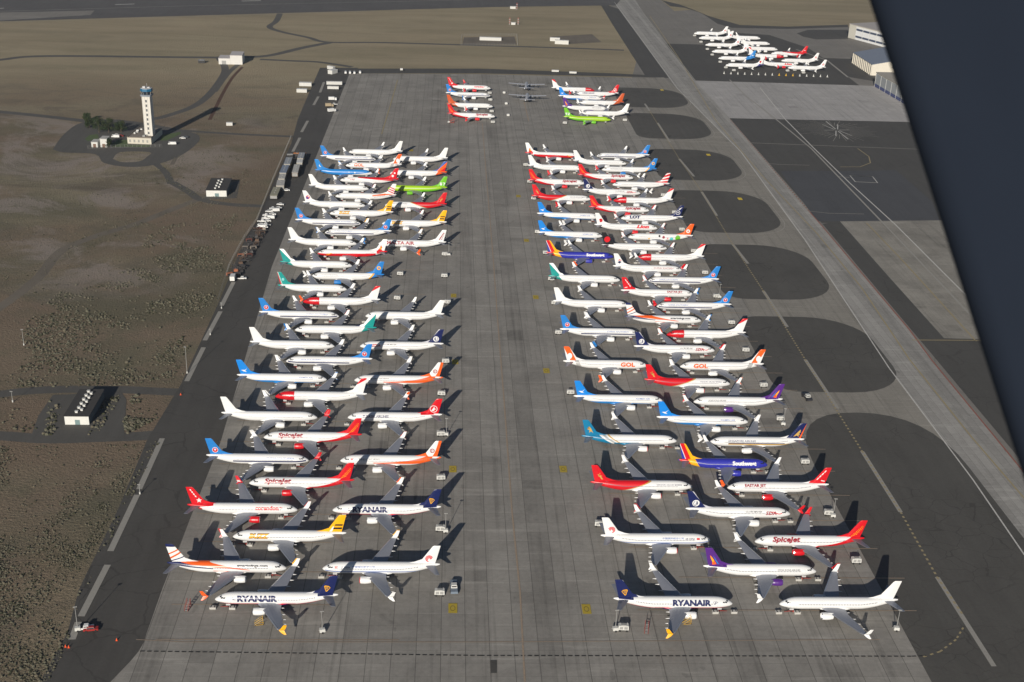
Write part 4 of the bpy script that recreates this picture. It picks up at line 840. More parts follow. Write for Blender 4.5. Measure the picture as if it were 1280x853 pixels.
# ------------------------------------------------------------------ aircraft
PLANES=[
('A',0,-52.2,852.5,1,'CS'),
('A',1,-52.4,816.6,1,'SKY'),
('A',2,-52.6,780.0,1,'WHITE'),
('A',3,-52.4,743.3,1,'MAL'),
('A',4,-52.9,707.6,1,'CS'),
('A',5,-52.6,670.9,1,'WHITE'),
('A',6,-52.5,634.2,1,'SILK'),
('A',7,-52.5,598.7,1,'WEST'),
('A',8,-53.4,562.1,1,'CS'),
('A',9,-52.4,525.7,1,'WHITE'),
('A',10,-52.6,489.5,1,'XIAMEN'),
('A',11,-53.1,453.1,1,'WHITE'),
('A',12,-52.7,417.2,1,'CS'),
('A',13,-52.8,380.9,1,'COREN'),
('A',14,-52.2,344.3,1,'SMART'),
('B',0,-73.1,870.4,-1,'WHITE'),
('B',1,-72.4,834.9,-1,'GOL'),
('B',2,-73.1,798.8,-1,'TWAY'),
('B',3,-73.1,762.3,-1,'STRIPE'),
('B',4,-73.4,726.3,-1,'BUZZ'),
('B',5,-72.8,689.8,-1,'CS'),
('B',6,-73.5,653.6,-1,'REDB'),
('B',7,-73.3,616.9,-1,'UKR'),
('B',8,-73.4,580.9,-1,'NORW'),
('B',9,-73.2,544.4,-1,'SILK'),
('B',10,-73.0,508.4,-1,'CS'),
('B',11,-73.1,472.3,-1,'NORW'),
('B',12,-72.8,435.5,-1,'SPICE'),
('B',13,-73.1,399.5,-1,'SPICE'),
('B',14,-73.2,363.1,-1,'BUZZ'),
('B',15,-72.9,326.8,-1,'RYAN'),
('C',0,-40.0,854.7,-1,'WHITE'),
('C',1,-40.4,818.2,-1,'FLYD'),
('C',2,-40.1,781.8,-1,'S7'),
('C',3,-40.1,745.5,-1,'SHENZ'),
('C',4,-40.0,708.7,-1,'BUZZ'),
('C',5,-40.1,672.0,-1,'MALTA'),
('C',8,-40.4,563.2,-1,'WHITE'),
('C',9,-40.5,526.5,-1,'SHAND'),
('C',10,-40.4,489.5,-1,'OKAY'),
('C',11,-40.5,453.7,-1,'TURK'),
('C',12,-40.5,417.2,-1,'OKAY'),
('C',13,-40.2,380.9,-1,'RYAN'),
('C',14,-40.2,344.2,-1,'AIRCH'),
('D',0,95.8,874.8,1,'REDB'),
('D',1,95.9,840.8,1,'WHITE'),
('D',2,94.3,804.5,1,'SPICE'),
('D',3,94.4,768.0,1,'SHENZ'),
('D',4,95.7,730.1,1,'XIAMEN'),
('D',5,93.7,693.4,1,'XIAMEN'),
('D',6,96.1,657.4,1,'SOUTHW'),
('D',7,95.2,619.8,1,'SILK'),
('D',8,95.0,583.5,1,'WHITE'),
('D',9,95.5,546.5,1,'CS'),
('D',10,94.1,509.2,1,'GOL'),
('D',11,95.7,473.0,1,'XIAMEN'),
('D',12,95.7,436.4,1,'OMAN'),
('D',13,95.5,399.7,1,'SHENZ'),
('D',14,95.4,362.8,1,'AIRCH'),
('D',15,95.5,325.5,1,'RYAN'),
('E',0,129.7,856.9,1,'WHITE'),
('E',1,129.8,820.3,1,'SPICE'),
('E',2,129.7,783.9,1,'SHAND'),
('E',3,130.2,746.4,1,'SPICE'),
('E',4,130.0,710.4,1,'LION'),
('E',5,130.0,673.8,1,'MAPLE'),
('E',6,132.7,637.4,1,'EASTERN'),
('E',7,132.5,600.4,1,'EASTAR'),
('E',8,129.9,564.2,1,'SMART'),
('E',9,129.6,527.5,1,'SHAND'),
('E',10,129.4,490.9,1,'SHENZ'),
('E',11,129.4,454.0,1,'XIAMEN'),
('E',12,129.1,417.3,1,'SOUTHW'),
('E',13,129.0,381.0,1,'SHAND'),
('E',14,128.6,344.1,1,'PURPLE'),
('F',0,109.9,876.5,-1,'CS'),
('F',1,109.7,839.8,-1,'UKR'),
('F',2,112.9,802.8,-1,'AUST'),
('F',3,109.2,766.1,-1,'NORW'),
('F',4,109.5,729.1,-1,'LOT'),
('F',5,109.3,692.7,-1,'DOTS'),
('F',6,109.3,656.4,-1,'NORW'),
('F',7,110.6,619.6,-1,'CS'),
('F',8,109.8,582.8,-1,'CS'),
('F',9,109.2,546.0,-1,'NORW'),
('F',10,109.5,509.0,-1,'GOL'),
('F',11,109.3,472.5,-1,'PURPLE'),
('F',12,109.2,435.7,-1,'SING'),
('F',13,109.1,399.4,-1,'EASTAR'),
('F',14,111.3,362.2,-1,'SPICE'),
('F',15,111.1,325.4,-1,'WHITER'),
('G',0,37.1,1099.1,1,'COREN'),
('G',1,36.0,1068.9,1,'CS'),
('G',2,37.0,1027.5,1,'ORANGE'),
('G',3,37.8,991.7,1,'SPICE'),
('H',0,132.1,1101.8,1,'NORW'),
('H',1,135.8,1069.0,1,'XIAMEN'),
('H',2,136.1,1028.7,1,'PURPLE'),
('H',3,134.0,990.7,1,'S7'),
('I',0,112.9,1085.9,-1,'TURK'),
('I',1,113.1,1050.5,-1,'ORANGE'),
('I',2,112.2,1011.1,-1,'WHITE'),
('K',0,282.8,1424.9,-1,'PINK'),
('K',1,282.8,1394.2,-1,'PINK'),
('K',2,282.2,1351.9,-1,'PINK'),
('K',3,281.9,1313.0,-1,'PINK'),
('K',4,281.5,1275.5,-1,'BLUEREAR'),
('K',5,281.6,1238.8,-1,'NAVYREAR'),
('L',0,356.3,1403.7,1,'WHITE'),
('L',1,359.2,1369.5,1,'WHITE'),
('L',2,359.7,1336.0,1,'WHITE'),
('L',3,356.3,1294.0,1,'NORW'),
('L',4,358.3,1249.2,1,'LION'),
('M',0,346.5,1311.3,-1,'REDTOP'),
('M',1,347.8,1272.2,-1,'PINK'),
('M',2,345.2,1234.7,-1,'PINK'),
]

ORD = ['front', 'second', 'third', 'fourth', 'fifth', 'sixth', 'seventh', 'eighth', 'ninth', 'tenth', 'eleventh', 'twelfth', 'thirteenth', 'fourteenth', 'fifteenth', 'rearmost']
COLN = dict(A='left block outer column', B='left block middle column', C='left block lane-side column', D='right block lane-side column', E='right block middle column', F='right block outer column')
NROW = dict(A=15, B=16, C=15, D=16, E=15, F=16)
SEEN = {}
for (c, k, X, Y, fc, lv) in PLANES: SEEN[lv] = SEEN.get(lv, 0)+1
CPOS = []
FARN = dict(G=('far left cluster', 4), H=('far right cluster, nose east', 4), I=('far right cluster, nose west', 3), K=('distant apron, western row', 6), L=('distant apron, middle row', 5), M=('distant apron, eastern row', 3))
def pos_phrase(c, k):
    if c in COLN:
        n = NROW[c]-1-k
        if c == 'C' and k < 8: n -= 2      # two stands of this column are empty
        return ORD[n] if not (n == (12 if c == 'C' else NROW[c]-1)) else 'rearmost', COLN[c]
    nm, n = FARN[c]
    return ORD[n-1-k] if k else 'rearmost', nm
for (c, k, X, Y, fc, lv) in PLANES:
    o_, where = pos_phrase(c, k)
    what = LV[lv]['what']
    if SEEN[lv] == 1: label = what+', '+('left block' if c in 'ABC' else 'right block' if c in 'DEF' else 'far cluster' if c in 'GHI' else 'distant apron')
    else:
        short = ' '.join(what.replace(' airliner', '').split()[:16])
        label = short+' airliner, '+o_+' in '+where
        if len(label.split()) > 16:
            short = {'CS': 'blue tailed airliner with navy side line', 'SPICE': 'red tailed airliner with orange tail dots', 'COREN': 'red tailed airliner with white star', 'XIAMEN': 'blue tailed airliner with white heron', 'RYAN': 'navy tailed airliner with yellow harp', 'SMART': 'orange and navy striped tail airliner', 'GOL': 'orange tailed airliner with white ellipse', 'SHAND': 'navy tailed airliner with white roundel', 'SHENZ': 'airliner with red rear hull', 'AIRCH': 'white tailed airliner with red phoenix', 'PURPLE': 'purple tailed airliner with yellow flame', 'TURK': 'red tailed airliner with ringed bird', 'REDB': 'red bellied white airliner', 'UKR': 'blue tailed airliner with yellow disc', 'EASTAR': 'red tailed airliner with red engines', 'OKAY': 'white airliner with orange tail sweep', 'SILK': 'white airliner with teal tail', 'BUZZ': 'yellow tailed airliner', 'NORW': 'red nosed white airliner', 'WHITE': 'all white airliner', 'LION': 'red engined airliner with lion tail', 'SOUTHW': 'royal blue airliner', 'S7': 'lime green airliner', 'ORANGE': 'burnt orange tailed airliner', 'PINK': 'white airliner with small red tail mark'}[lv]
            label = short+', '+o_+' in '+where
    small = c in 'KLM'
    scale = .915 if (c, k) in (('A', 7), ('E', 12)) else 1.
    grp = 'airliners stored in the left block' if c in 'ABC' else 'airliners stored in the right block' if c in 'DEF' else 'airliners stored at the far end of the apron' if c in 'GHI' else 'airliners stored on the distant apron'
    airliner(X, Y, fc, lv, label, grp, scale, random.uniform(-.006, .006), small)
    if c in 'ABCDEF': CPOS.append((c, k, X, Y, fc, o_, where))

# two grey turboprops at the far end, seen from behind
def turboprop(px, py, label):
    p = G(px, py); root = empty('turboprop_plane', (p.x, p.y, .08), R(90-3))
    root.scale = (.9, .82, .9); tag(root, label, 'turboprop', 'grey turboprops at the far end')
    g = mat('military_grey', (.44, .455, .49), .5); dk = mat('propeller_black', (.02, .02, .02), .5)
    bm = bmesh.new()
    loft(bm, [[(x, math.cos(2*math.pi*i/18)*r, z+math.sin(2*math.pi*i/18)*r*1.05) for i in range(18)] for x, z, r in ((17.5, 3.0, .2), (16.8, 3.1, 1.1), (15, 3.4, 1.9), (12, 3.6, 2.15), (-2, 3.6, 2.15), (-7, 4.1, 1.8), (-12, 4.8, 1.1), (-15, 5.3, .4), (-16, 5.5, .15))])
    link('fuselage', mesh('fuselage', bm, 1, [g], True), root)
    bm = bmesh.new(); loft(bm, [[(x, .1*s_, z) for x, s_ in ((x0, 0), ((x0+x1)/2, 2), (x1, 0), ((x0+x1)/2, -2))] for x0, x1, z in ((-8.5, -15.5, 5.2), (-10, -15.4, 7), (-12.8, -15.8, 12.0))])
    link('tail_fin', mesh('tail_fin', bm, 1, [g]), root)
    for sg in (-1, 1):
        bm = bmesh.new(); loft(bm, [[(x, y, z+q) for x, q in ((x0, 0), ((x0*2+x1)/3, .35), (x1, 0), ((x0*2+x1)/3, -.2))] for x0, x1, y, z in ((5, .2, sg*.5, 5.2), (4.6, .4, sg*10, 5.6), (3.4, 1.0, sg*20.3, 6.1))])
        wg = link('wing', mesh('wing', bm, 1, [g]), root)
        bm = bmesh.new(); loft(bm, [[(x, y, 5.4+q) for x, q in ((x0, 0), ((x0*2+x1)/3, .2), (x1, 0), ((x0*2+x1)/3, -.15))] for x0, x1, y in ((-11.5, -15.2, sg*.2), (-13.2, -15.4, sg*8))])
        link('tailplane', mesh('tailplane', bm, 1, [g]), root)
        for y in (5.2, 10.4):
            bm = bmesh.new(); loft(bm, [[(x, sg*y+math.cos(2*math.pi*i/12)*r, 5.0+math.sin(2*math.pi*i/12)*r) for i in range(12)] for x, r in ((7.6, .3), (7.0, .55), (4.5, .7), (1.5, .5), (0, .2))])
            e = link('engine', mesh('engine', bm, 1, [g]), root)
            bm = bmesh.new()
            for b_ in range(4):
                a = b_*math.pi/2+.5; d = Vector((0, math.cos(a), math.sin(a))); n_ = Vector((0, -d.z, d.y))
                P = [Vector((7.75, sg*y, 5.0))+d*q+n_*w_ for q, w_ in ((.2, -.12), (2.0, -.2), (2.0, .2), (.2, .12))]
                bm.faces.new([bm.verts.new(v) for v in P])
            link('propeller', mesh('propeller', bm, 1, [dk]), e)
        link('landing_gear', ME_GEARBOX(sg), root)
def ME_GEARBOX(sg):
    bm = bmesh.new(); 
    for x in (1, 2.6): tube(bm, (x, sg*1.9-.25, .65), (x, sg*1.9+.25, .65), .65, n=14)
    box(bm, -.5, 4.5, sg*2.0-.55, sg*2.0+.55, .9, 2.4, 1, .2)
    return mesh('landing_gear', bm, 2, [mat('tyre_rubber', (.015, .015, .016)), mat('military_grey', (.2, .2, .2))])
turboprop(658, 113, 'grey turboprop seen from behind, the farther of the pair')
turboprop(659, 127.5, 'grey turboprop seen from behind, the nearer of the pair')

# ------------------------------------------------------------------ ground equipment
M_WEQ = mat('equipment_white', (.58, .58, .55), .5, 0, .2, 2); M_DEQ = mat('equipment_dark', (.03, .03, .032), .7); M_TYR = mat('tyre_rubber', (.015, .015, .016), .8)
M_GEQ = mat('equipment_grey', (.30, .30, .29), .6, 0, .25, 2); M_REQ = mat('equipment_red', S(170, 60, 44), .6, 0, .2, 2); M_YEQ = mat('equipment_yellow', S(214, 168, 40), .6, 0, .2, 2)
M_BLOCK = mat('ballast_block_white', (.46, .45, .42), .9, 0, .2, 3); M_STRAP = mat('strap_red', S(150, 50, 40), .7)
bm = bmesh.new(); box(bm, -1.3, 1.3, -.8, .8, 0, 1.05, 0, 0, .06); box(bm, -.9, -.6, -.803, .803, 1.05, 1.2, 1); box(bm, .6, .9, -.803, .803, 1.05, 1.2, 1)
ME_BLOCK = mesh('ballast_block', bm, 2, [M_BLOCK, M_DEQ])
bm = bmesh.new(); tube(bm, (-1.3, .22, .55), (1.7, 0, .35), .07, n=6); tube(bm, (-1.3, -.22, .55), (1.7, 0, .35), .07, n=6); box(bm, -1.8, -1.3, -.5, .5, .2, .8, 0, .05)
ME_TOW = mesh('tow_bar', bm, 1, [M_STRAP])
GP = {}
def make_gpu():
    b1 = bmesh.new(); box(b1, -1.7, 1.7, -.95, .95, .55, 2.15, 0, .08, .08); box(b1, -1.2, -.2, -.975, -.955, .9, 1.8, 1); box(b1, .2, 1.3, -.975, -.955, .9, 1.8, 1)
    b2 = bmesh.new(); box(b2, -1.75, 1.75, -1.0, 1.0, .4, .55, 0)
    b3 = bmesh.new()
    for x in (-1.1, 1.1):
        for y in (-.95, .95): tube(b3, (x, y-.12, .36), (x, y+.12, .36), .36, n=10)
    b4 = bmesh.new(); box(b4, -.8, .9, -.6, .6, 2.15, 2.35, 0, .05); tube(b4, (1.2, .4, 2.15), (1.2, .4, 2.7), .09)
    GP.update(body=mesh('body', b1, 2, [M_WEQ, M_GEQ]), chassis=mesh('chassis', b2, 1, [M_DEQ]), wheel=mesh('wheel', b3, 1, [M_TYR]), roof=mesh('roof_hatch', b4, 1, [M_GEQ]))
make_gpu()
def cart(p, label, rz=0., group='white service carts behind the parked airliners', sc_=1.):
    root = empty('service_cart', (p.x, p.y, .08), rz); root.scale = (sc_,)*3; tag(root, label, 'service cart', group)
    for n_, me in (('body', GP['body']), ('chassis', GP['chassis']), ('wheel_set', GP['wheel']), ('roof_hatch', GP['roof'])): link(n_, me, root)
# ballast blocks and tow bars at every nose
for (c, k, X, Y, fc, o_, where) in CPOS:
    for i, (ds, dy, nm) in enumerate(((-.4, -.9, 'nose tip'), (5.9, -1.0, 'forward belly'))):
        o = link('ballast_block', ME_BLOCK, None, None, (X-fc*ds+random.uniform(-.3, .3), Y+dy, .07), random.uniform(-.05, .05)); o.scale = (.78,)*3
        tag(o, 'white ballast block under the %s of the %s airliner, %s' % (nm, o_, where), 'ballast block', 'white ballast blocks tied to the airliners')
    o = link('tow_bar', ME_TOW, None, None, (X-fc*3.3, Y-.4, .07), (0 if fc > 0 else math.pi)+random.uniform(-.2, .2))
    tag(o, 'red tow bar at the nose wheel of the %s airliner, %s' % (o_, where), 'tow bar', 'red tow bars at the nose wheels')
# carts
PL = {(c, k): (X, Y, fc, o_, where) for (c, k, X, Y, fc, o_, where) in CPOS}
CARTS = [(549.5, 744, 'C', 14), (550.5, 664, 'C', 13), (551, 600, 'C', 13), (551, 545, 'C', 12), (552, 494.5, 'C', 11), (557, 454, 'C', 9), (559.5, 380, 'C', 8), (555.5, 347, 'C', 7), (556, 320, 'C', 6),
         (779, 788, 'D', 15), (749, 658, 'D', 14), (713, 493, 'D', 11), (698, 418, 'D', 9), (693, 381, 'D', 8), (689, 351, 'D', 7), (682, 318, 'D', 6), (672, 292, 'D', 5), (667, 250, 'D', 3), (662, 229, 'D', 2), (657, 208, 'D', 1),
         (1069.5, 704, 'F', 14), (1035, 644, 'F', 13), (1005.7, 580, 'F', 12), (975, 526, 'F', 11), (954, 484, 'F', 10), (931.8, 440, 'F', 9), (914, 405.5, 'F', 9), (895, 372.5, 'F', 8), (881, 343, 'F', 7), (867, 316, 'F', 6), (852, 289, 'F', 5), (843, 267.5, 'F', 4), (829, 246, 'F', 3)]
cn = {}
for px, py, c, k in CARTS:
    p = G(px, py); cn[(c, k)] = cn.get((c, k), 0)+1
    if c == 'C' and k in (6, 7): lab = 'white service cart on the empty stand, %s of two' % ('farther' if k == 6 else 'nearer')
    else:
        X, Y, fc, o_, where = PL[(c, k)]
        lab = 'white service cart %s the tail of the %s airliner, %s' % ('behind' if cn[(c, k)] == 1 else 'south of', o_, where)
        if c == 'C' and k == 13 and cn[(c, k)] == 2: lab = lab.replace('south of', 'north of')
    cart(p, lab, random.uniform(-.1, .1))
for i, (px, py, lab) in enumerate([(500.5, 344.6, 'white service cart beside the blue tail with yellow disc'), (496.8, 375, 'white service cart behind a red nosed airliner, left block'), (612, 118, 'white cart at a far airliner nose, rearmost of four'), (613, 126.5, 'white cart at a far airliner nose, third of four'), (614.5, 141, 'white cart at a far airliner nose, second of four'), (616, 154.5, 'white cart at a far airliner nose, nearest of four'), (706, 155.5, 'white cart beside the far lime green airliner'), (781, 152, 'white cart beside the far all white airliner'), (304+54, 240.5, 'white cart beside the third tail of the left column')][:8]):
    cart(G(px, py), lab, random.uniform(-.2, .2))
# small white markers between the two far groups
bm = bmesh.new(); box(bm, -1.2, 1.2, -1.2, 1.2, .3, 2.0, 0, .15, .1); box(bm, -1.3, 1.3, -1.3, 1.3, .0, .3, 1)
ME_WB = mesh('white_crate', bm, 2, [M_WEQ, M_DEQ])
for px, py, l in ((630, 117.3, 'farthest'), (632.6, 131, 'middle'), (635, 145.5, 'nearest')):
    o = link('white_crate', ME_WB, None, None, G(px, py)+Vector((0, 0, .08)), .1); tag(o, 'small white crate west of the grey turboprops, %s of three' % l, 'crate', 'white crates near the turboprops')
# floodlight masts on trailers
def mast(px, py, label, h=8.0, trailer=True, name='light_mast'):
    p = G(px, py); root = empty(name, (p.x, p.y, .08), random.uniform(-.3, .3)); tag(root, label, 'light mast', 'light masts around the apron')
    bm = bmesh.new(); tube(bm, (0, 0, .9), (0, 0, h), .13, .07); link('pole', mesh('pole', bm, 1, [M_GEQ]), root)
    bm = bmesh.new(); tube(bm, (-.5, 0, h), (.5, 0, h), .04, n=6)
    for x in (-.42, 0, .42): box(bm, x-.16, x+.16, -.2, .0, h-.05, h+.25, 0)
    link('lamp_head', mesh('lamp_head', bm, 1, [M_GEQ]), root)
    if trailer:
        bm = bmesh.new(); box(bm, -.9, .9, -.7, .7, .4, 1.5, 0, .06, .05); tube(bm, (-1.0, .8, .35), (-1.0+.1, .8, .35), .1)
        for y in (-.8, .8): tube(bm, (0, y-.1, .32), (0, y+.1, .32), .32, n=10, mi=1)
        link('trailer', mesh('trailer', bm, 2, [M_WEQ, M_TYR]), root)
    else:
        bm = bmesh.new(); tube(bm, (0, 0, 0), (0, 0, .9), .3); link('footing', mesh('footing', bm, 1, [M_WEQ]), root)
for px, py, l, h in ((403, 791, 'light mast beside the nearest navy tail, left block', 8), (557, 666, 'light mast beside the cart in the central lane, nearest', 8), (558, 545, 'light mast behind the ringed bird tail', 8), (769, 789, 'light mast beside the nearest airliner of the right block', 8), (1120, 788.5, 'light mast at the tail of the nearest all white airliner', 8), (1041, 647, 'light mast behind the red tailed airliner, right block outer column', 8),
                      (979, 532, 'light mast behind the golden bird tail, right block', 8), (899, 373, 'light mast beside a blue tail, right block outer column', 8), (561, 154, 'light mast in front of the far cluster, left side', 8), (561, 320, 'light mast on the empty stand in the left block', 8), (1138, 640, 'light mast in the dark field', 0)):
    if h: mast(px, py, l, h)
mast(97.5, 789, 'light mast near the lower left edge of the asphalt', 9)
mast(234, 467, 'tall light mast on the asphalt edge by the service road', 13, False)
mast(175, 618, 'low light mast between faded shoulder dashes', 4, False)
mast(277, 386, 'low light mast beside the second faded dash', 3, False); mast(263, 419, 'low light mast beside the third faded dash', 3, False)
mast(30, 432, 'distant slim mast standing in the sagebrush', 8, False)
mast(16, 503, 'slim mast beside the left service road', 5, False)

# pushback tractor
def tractor(px, py, label, rz, colr=None):
    p = G(px, py); root = empty('tow_tractor', (p.x, p.y, .08), rz); tag(root, label, 'tow tractor')
    cm = colr or mat('tractor_slate', (.16, .20, .25), .5, 0, .2)
    bm = bmesh.new(); box(bm, -3.4, 3.4, -1.25, 1.25, .5, 1.35, 0, .05, .08); box(bm, .6, 3.2, -1.15, 1.15, 1.35, 1.6, 0, .05); link('body', mesh('body', bm, 1, [cm]), root)
    bm = bmesh.new(); box(bm, -1.4, .5, -1.05, 1.05, 1.35, 2.5, 0, .15, .04); c_ = link('cab', mesh('cab', bm, 1, [M_WEQ]), root)
    bm = bmesh.new(); box(bm, -1.2, .3, -1.0, 1.0, 1.6, 2.2, 0); box(bm, -1.35, .42, -.8, .8, 1.65, 2.2, 0); link('cab_window', mesh('cab_window', bm, 1, [M_DEQ]), c_)
    for x in (-2.2, 2.2):
        for y in (-1.2, 1.2):
            bm = bmesh.new(); tube(bm, (x, y-.2, .55), (x, y+.2, .55), .55, n=14); link('wheel', mesh('wheel', bm, 1, [M_TYR]), root)
tractor(567.5, 737, 'slate grey tow tractor in the central lane near the front', R(92))
tractor(1008.5, 499, 'dark tow tractor on the connector east of the right block', R(100), mat('tractor_black', (.03, .03, .035), .5))

# portable stairs, red ones and yellow ones
def stairs(px, py, label, colm, rz, s=1.):
    p = G(px, py); root = empty('wheeled_stand', (p.x, p.y, .08), rz); root.scale = (s,)*3; tag(root, label, 'wheeled stand')
    bm = bmesh.new()
    for i in range(6): box(bm, -1.6+i*.45, -1.2+i*.45, -.5, .5, .3+i*.32, .38+i*.32)
    link('steps', mesh('steps', bm, 1, [M_GEQ]), root)
    for y in (-.55, .55):
        bm = bmesh.new(); tube(bm, (-1.7, y, .3), (1.2, y, 2.3), .06, n=6); tube(bm, (-1.7, y, 1.2), (1.2, y, 3.2), .05, n=6); tube(bm, (1.2, y, .2), (1.2, y, 3.2), .06, n=6); tube(bm, (-1.7, y, .2), (1.5, y, .2), .07, n=6)
        link('side_frame', mesh('side_frame', bm, 1, [colm]), root)
    bm = bmesh.new()
    for x in (-1.5, 1.3):
        for y in (-.6, .6): tube(bm, (x, y-.06, .16), (x, y+.06, .16), .16, n=8)
    link('castor_set', mesh('castor_set', bm, 1, [M_TYR]), root)
stairs(235, 761, 'rusty red wheeled stand beside the front left striped tail airliner', M_REQ, R(80))
stairs(808, 789, 'rusty red wheeled stand below the front right lane-side airliner', M_REQ, R(80))
stairs(324.5, 781, 'yellow wheeled stand at the engine of the front left airliner', M_YEQ, R(10), .9)
stairs(859, 780, 'yellow wheeled stand under the engine of the front right airliner', M_YEQ, R(10), .9)
stairs(565, 154, 'red wheeled stand by the mast at the far cluster', M_REQ, R(10), 1.3)
stairs(496, 181, 'dark wheeled stand near the rearmost tail of the left block', M_GEQ, R(40), 1.0)
bm = bmesh.new(); tube(bm, (0, 0, .04), (0, 0, .9), .26, .05, n=10); box(bm, -.35, .35, -.35, .35, 0, .05)
ME_CONE = mesh('traffic_cone', bm, 1, [mat('cone_orange', S(230, 90, 40), .6)])
for px, py, l in ((146, 801, 'orange traffic cone alone on the lower left asphalt'), (86, 810, 'orange traffic cone at the lower left asphalt edge, right one'), (82, 809.2, 'orange traffic cone at the lower left asphalt edge, left one'), (226, 494, 'orange traffic cone at the mouth of the service road')):
    o = link('traffic_cone', ME_CONE, None, None, G(px, py)+Vector((0, 0, .08)), 0); o.scale = (1.0,)*3; tag(o, l, 'traffic cone', 'orange traffic cones')

# ------------------------------------------------------------------ vehicles
def car_meshes(kind, body):
    glass = mat('car_glass', (.02, .023, .028), .15)
    b = bmesh.new(); w_ = {}
    if kind == 'pickup':
        box(b, -2.7, 2.7, -.95, .95, .45, 1.05, 0, .04, .08); box(b, -.4, 1.3, -.88, .88, 1.05, 1.75, 0, .16, .05)
        box(b, -2.6, -.55, -.85, .85, 1.052, 1.07, 1); g = bmesh.new(); box(g, -.3, 1.22, -.80, .80, 1.15, 1.62, 0, .02)
        g2 = None
        g3 = bmesh.new(); box(g3, -.26, 1.16, -.885, .885, 1.2, 1.55, 0, .1); g = g3
    elif kind == 'van':
        box(b, -2.8, 2.8, -1.0, 1.0, .45, 2.2, 0, .1, .12); box(b, 2.7, 3.2, -.95, .95, .45, 1.3, 0, .05, .06); g = bmesh.new(); box(g, 1.6, 2.84, -1.01, 1.01, 1.35, 1.9, 0, .03)
    elif kind == 'truck':
        box(b, 1.6, 3.4, -1.15, 1.15, .6, 2.6, 0, .08, .08); box(b, -3.6, 1.4, -1.25, 1.25, .9, 3.3, 0, .0, .04); g = bmesh.new(); box(g, 2.4, 3.42, -1.05, 1.05, 1.7, 2.35, 0)
    else:
        box(b, -2.3, 2.3, -.9, .9, .35, .95, 0, .04, .08); box(b, -1.3, 1.2, -.82, .82, .95, 1.5, 0, .3, .05); g = bmesh.new(); box(g, -1.2, 1.05, -.835, .835, 1.0, 1.38, 0, .18)
    wl = bmesh.new(); L_ = {'truck': 2.5, 'van': 2.0, 'pickup': 1.75}.get(kind, 1.45); r = .42 if kind == 'truck' else .35
    for x in (-L_, L_):
        for y in (-.85, .85): tube(wl, (x, y-.13, r), (x, y+.13, r), r, n=12)
    return [('body', mesh('body', b, 2, [body, M_DEQ])), ('window', mesh('window', g, 1, [glass])), ('wheel_set', mesh('wheel_set', wl, 1, [M_TYR]))]
CARM = {}
def car(p, kind, bodyname, body, label, rz, cat='car', group=None):
    if (kind, bodyname) not in CARM: CARM[(kind, bodyname)] = car_meshes(kind, body)
    root = empty('parked_'+kind, (p.x, p.y, .08), rz); tag(root, label, cat, group)
    for n_, me in CARM[(kind, bodyname)]: link(n_, me, root)
    return root
BW = mat('car_white', (.72, .72, .70), .35); BD = mat('car_dark', (.05, .055, .065), .35); BR = mat('car_red', S(150, 40, 36), .4); BT = mat('car_tan', (.35, .28, .18), .5)
kk = 0
for i in range(8):
    t = i/7; px = 348.5+(325-348.5)*t; py = 257.5+(286.5-257.5)*t
    a = G(px-3.4, py+random.uniform(-.6, .6)); b_ = G(px+3.6, py-.6+random.uniform(-.6, .6))
    for j, q in enumerate((a, b_)):
        if i == 0 and j == 0: continue
        kd = random.choice(('pickup', 'pickup', 'van', 'sedan')); nm_ = {'pickup': 'pickup truck', 'van': 'van', 'sedan': 'car'}[kd]
        car(q+Vector((random.uniform(-1, 1), 0, 0)), kd, 'white', BW, 'white %s in the tight double line of vehicles on the left asphalt' % nm_, random.choice((0, math.pi))+random.uniform(-.2, .2), nm_, 'white %ss in the tight double line' % nm_)
car(G(291.5, 350.5), 'truck', 'white', BW, 'white box truck at the near end of the equipment line', R(92), 'truck')
car(G(302, 349.5), 'pickup', 'white2', BW, 'white pickup beside the white box truck', R(5), 'pickup truck')
car(G(215.8, 181.2), 'van', 'white', BW, 'white van parked east of the control tower', R(185), 'van')
car(G(228.5, 173.8), 'sedan', 'white', BW, 'white car farthest right of the control tower', R(175)); car(G(232, 172.6), 'sedan', 'dark', BD, 'dark car next to the white one right of the tower', R(175))
car(G(146, 170), 'sedan', 'white', BW, 'white car between the trees and the tower building, rear one', R(175)); car(G(145, 172.4), 'van', 'white', BW, 'white van between the trees and the tower building', R(178), 'van'); car(G(151, 171), 'sedan', 'red', BR, 'red car between the trees and the tower building', R(175))
car(G(106.5, 787), 'pickup', 'white', BW, 'white pickup beside the mast at the lower left asphalt edge', R(8), 'pickup truck'); car(G(114, 788.5), 'sedan', 'red', BR, 'small red vehicle beside the white pickup at lower left', R(8))
car(G(358, 239), 'sedan', 'white', BW, 'white car between the trailers and the third tail from the rear', R(5))
# vehicles at the head of the strip
for i, (px, py, kd, l) in enumerate([(432, 92.2, 'van', 'white van in the row north of the apron, leftmost'), (437.5, 92.3, 'van', 'white van in the row north of the apron, second from left'), (443, 92.6, 'van', 'white van in the row north of the apron, third from left'), (450, 92, 'van', 'white van in the row north of the apron, rightmost')]):
    car(G(px, py), kd, 'white', BW, l, R(95), 'van', 'white vans parked in a row')
car(G(416, 126), 'truck', 'white3', BW, 'white truck parked on the strip among trailers, middle one', R(5), 'truck'); car(G(412, 134), 'truck', 'tan', BT, 'tan truck parked on the strip below the white truck', R(10), 'truck'); car(G(415, 140.5), 'truck', 'white3', BW, 'white truck parked askew nearest on the upper strip', R(35), 'truck')
car(G(418, 131.5), 'pickup', 'white', BW, 'white pickup between two trucks on the upper strip', R(190), 'pickup truck')
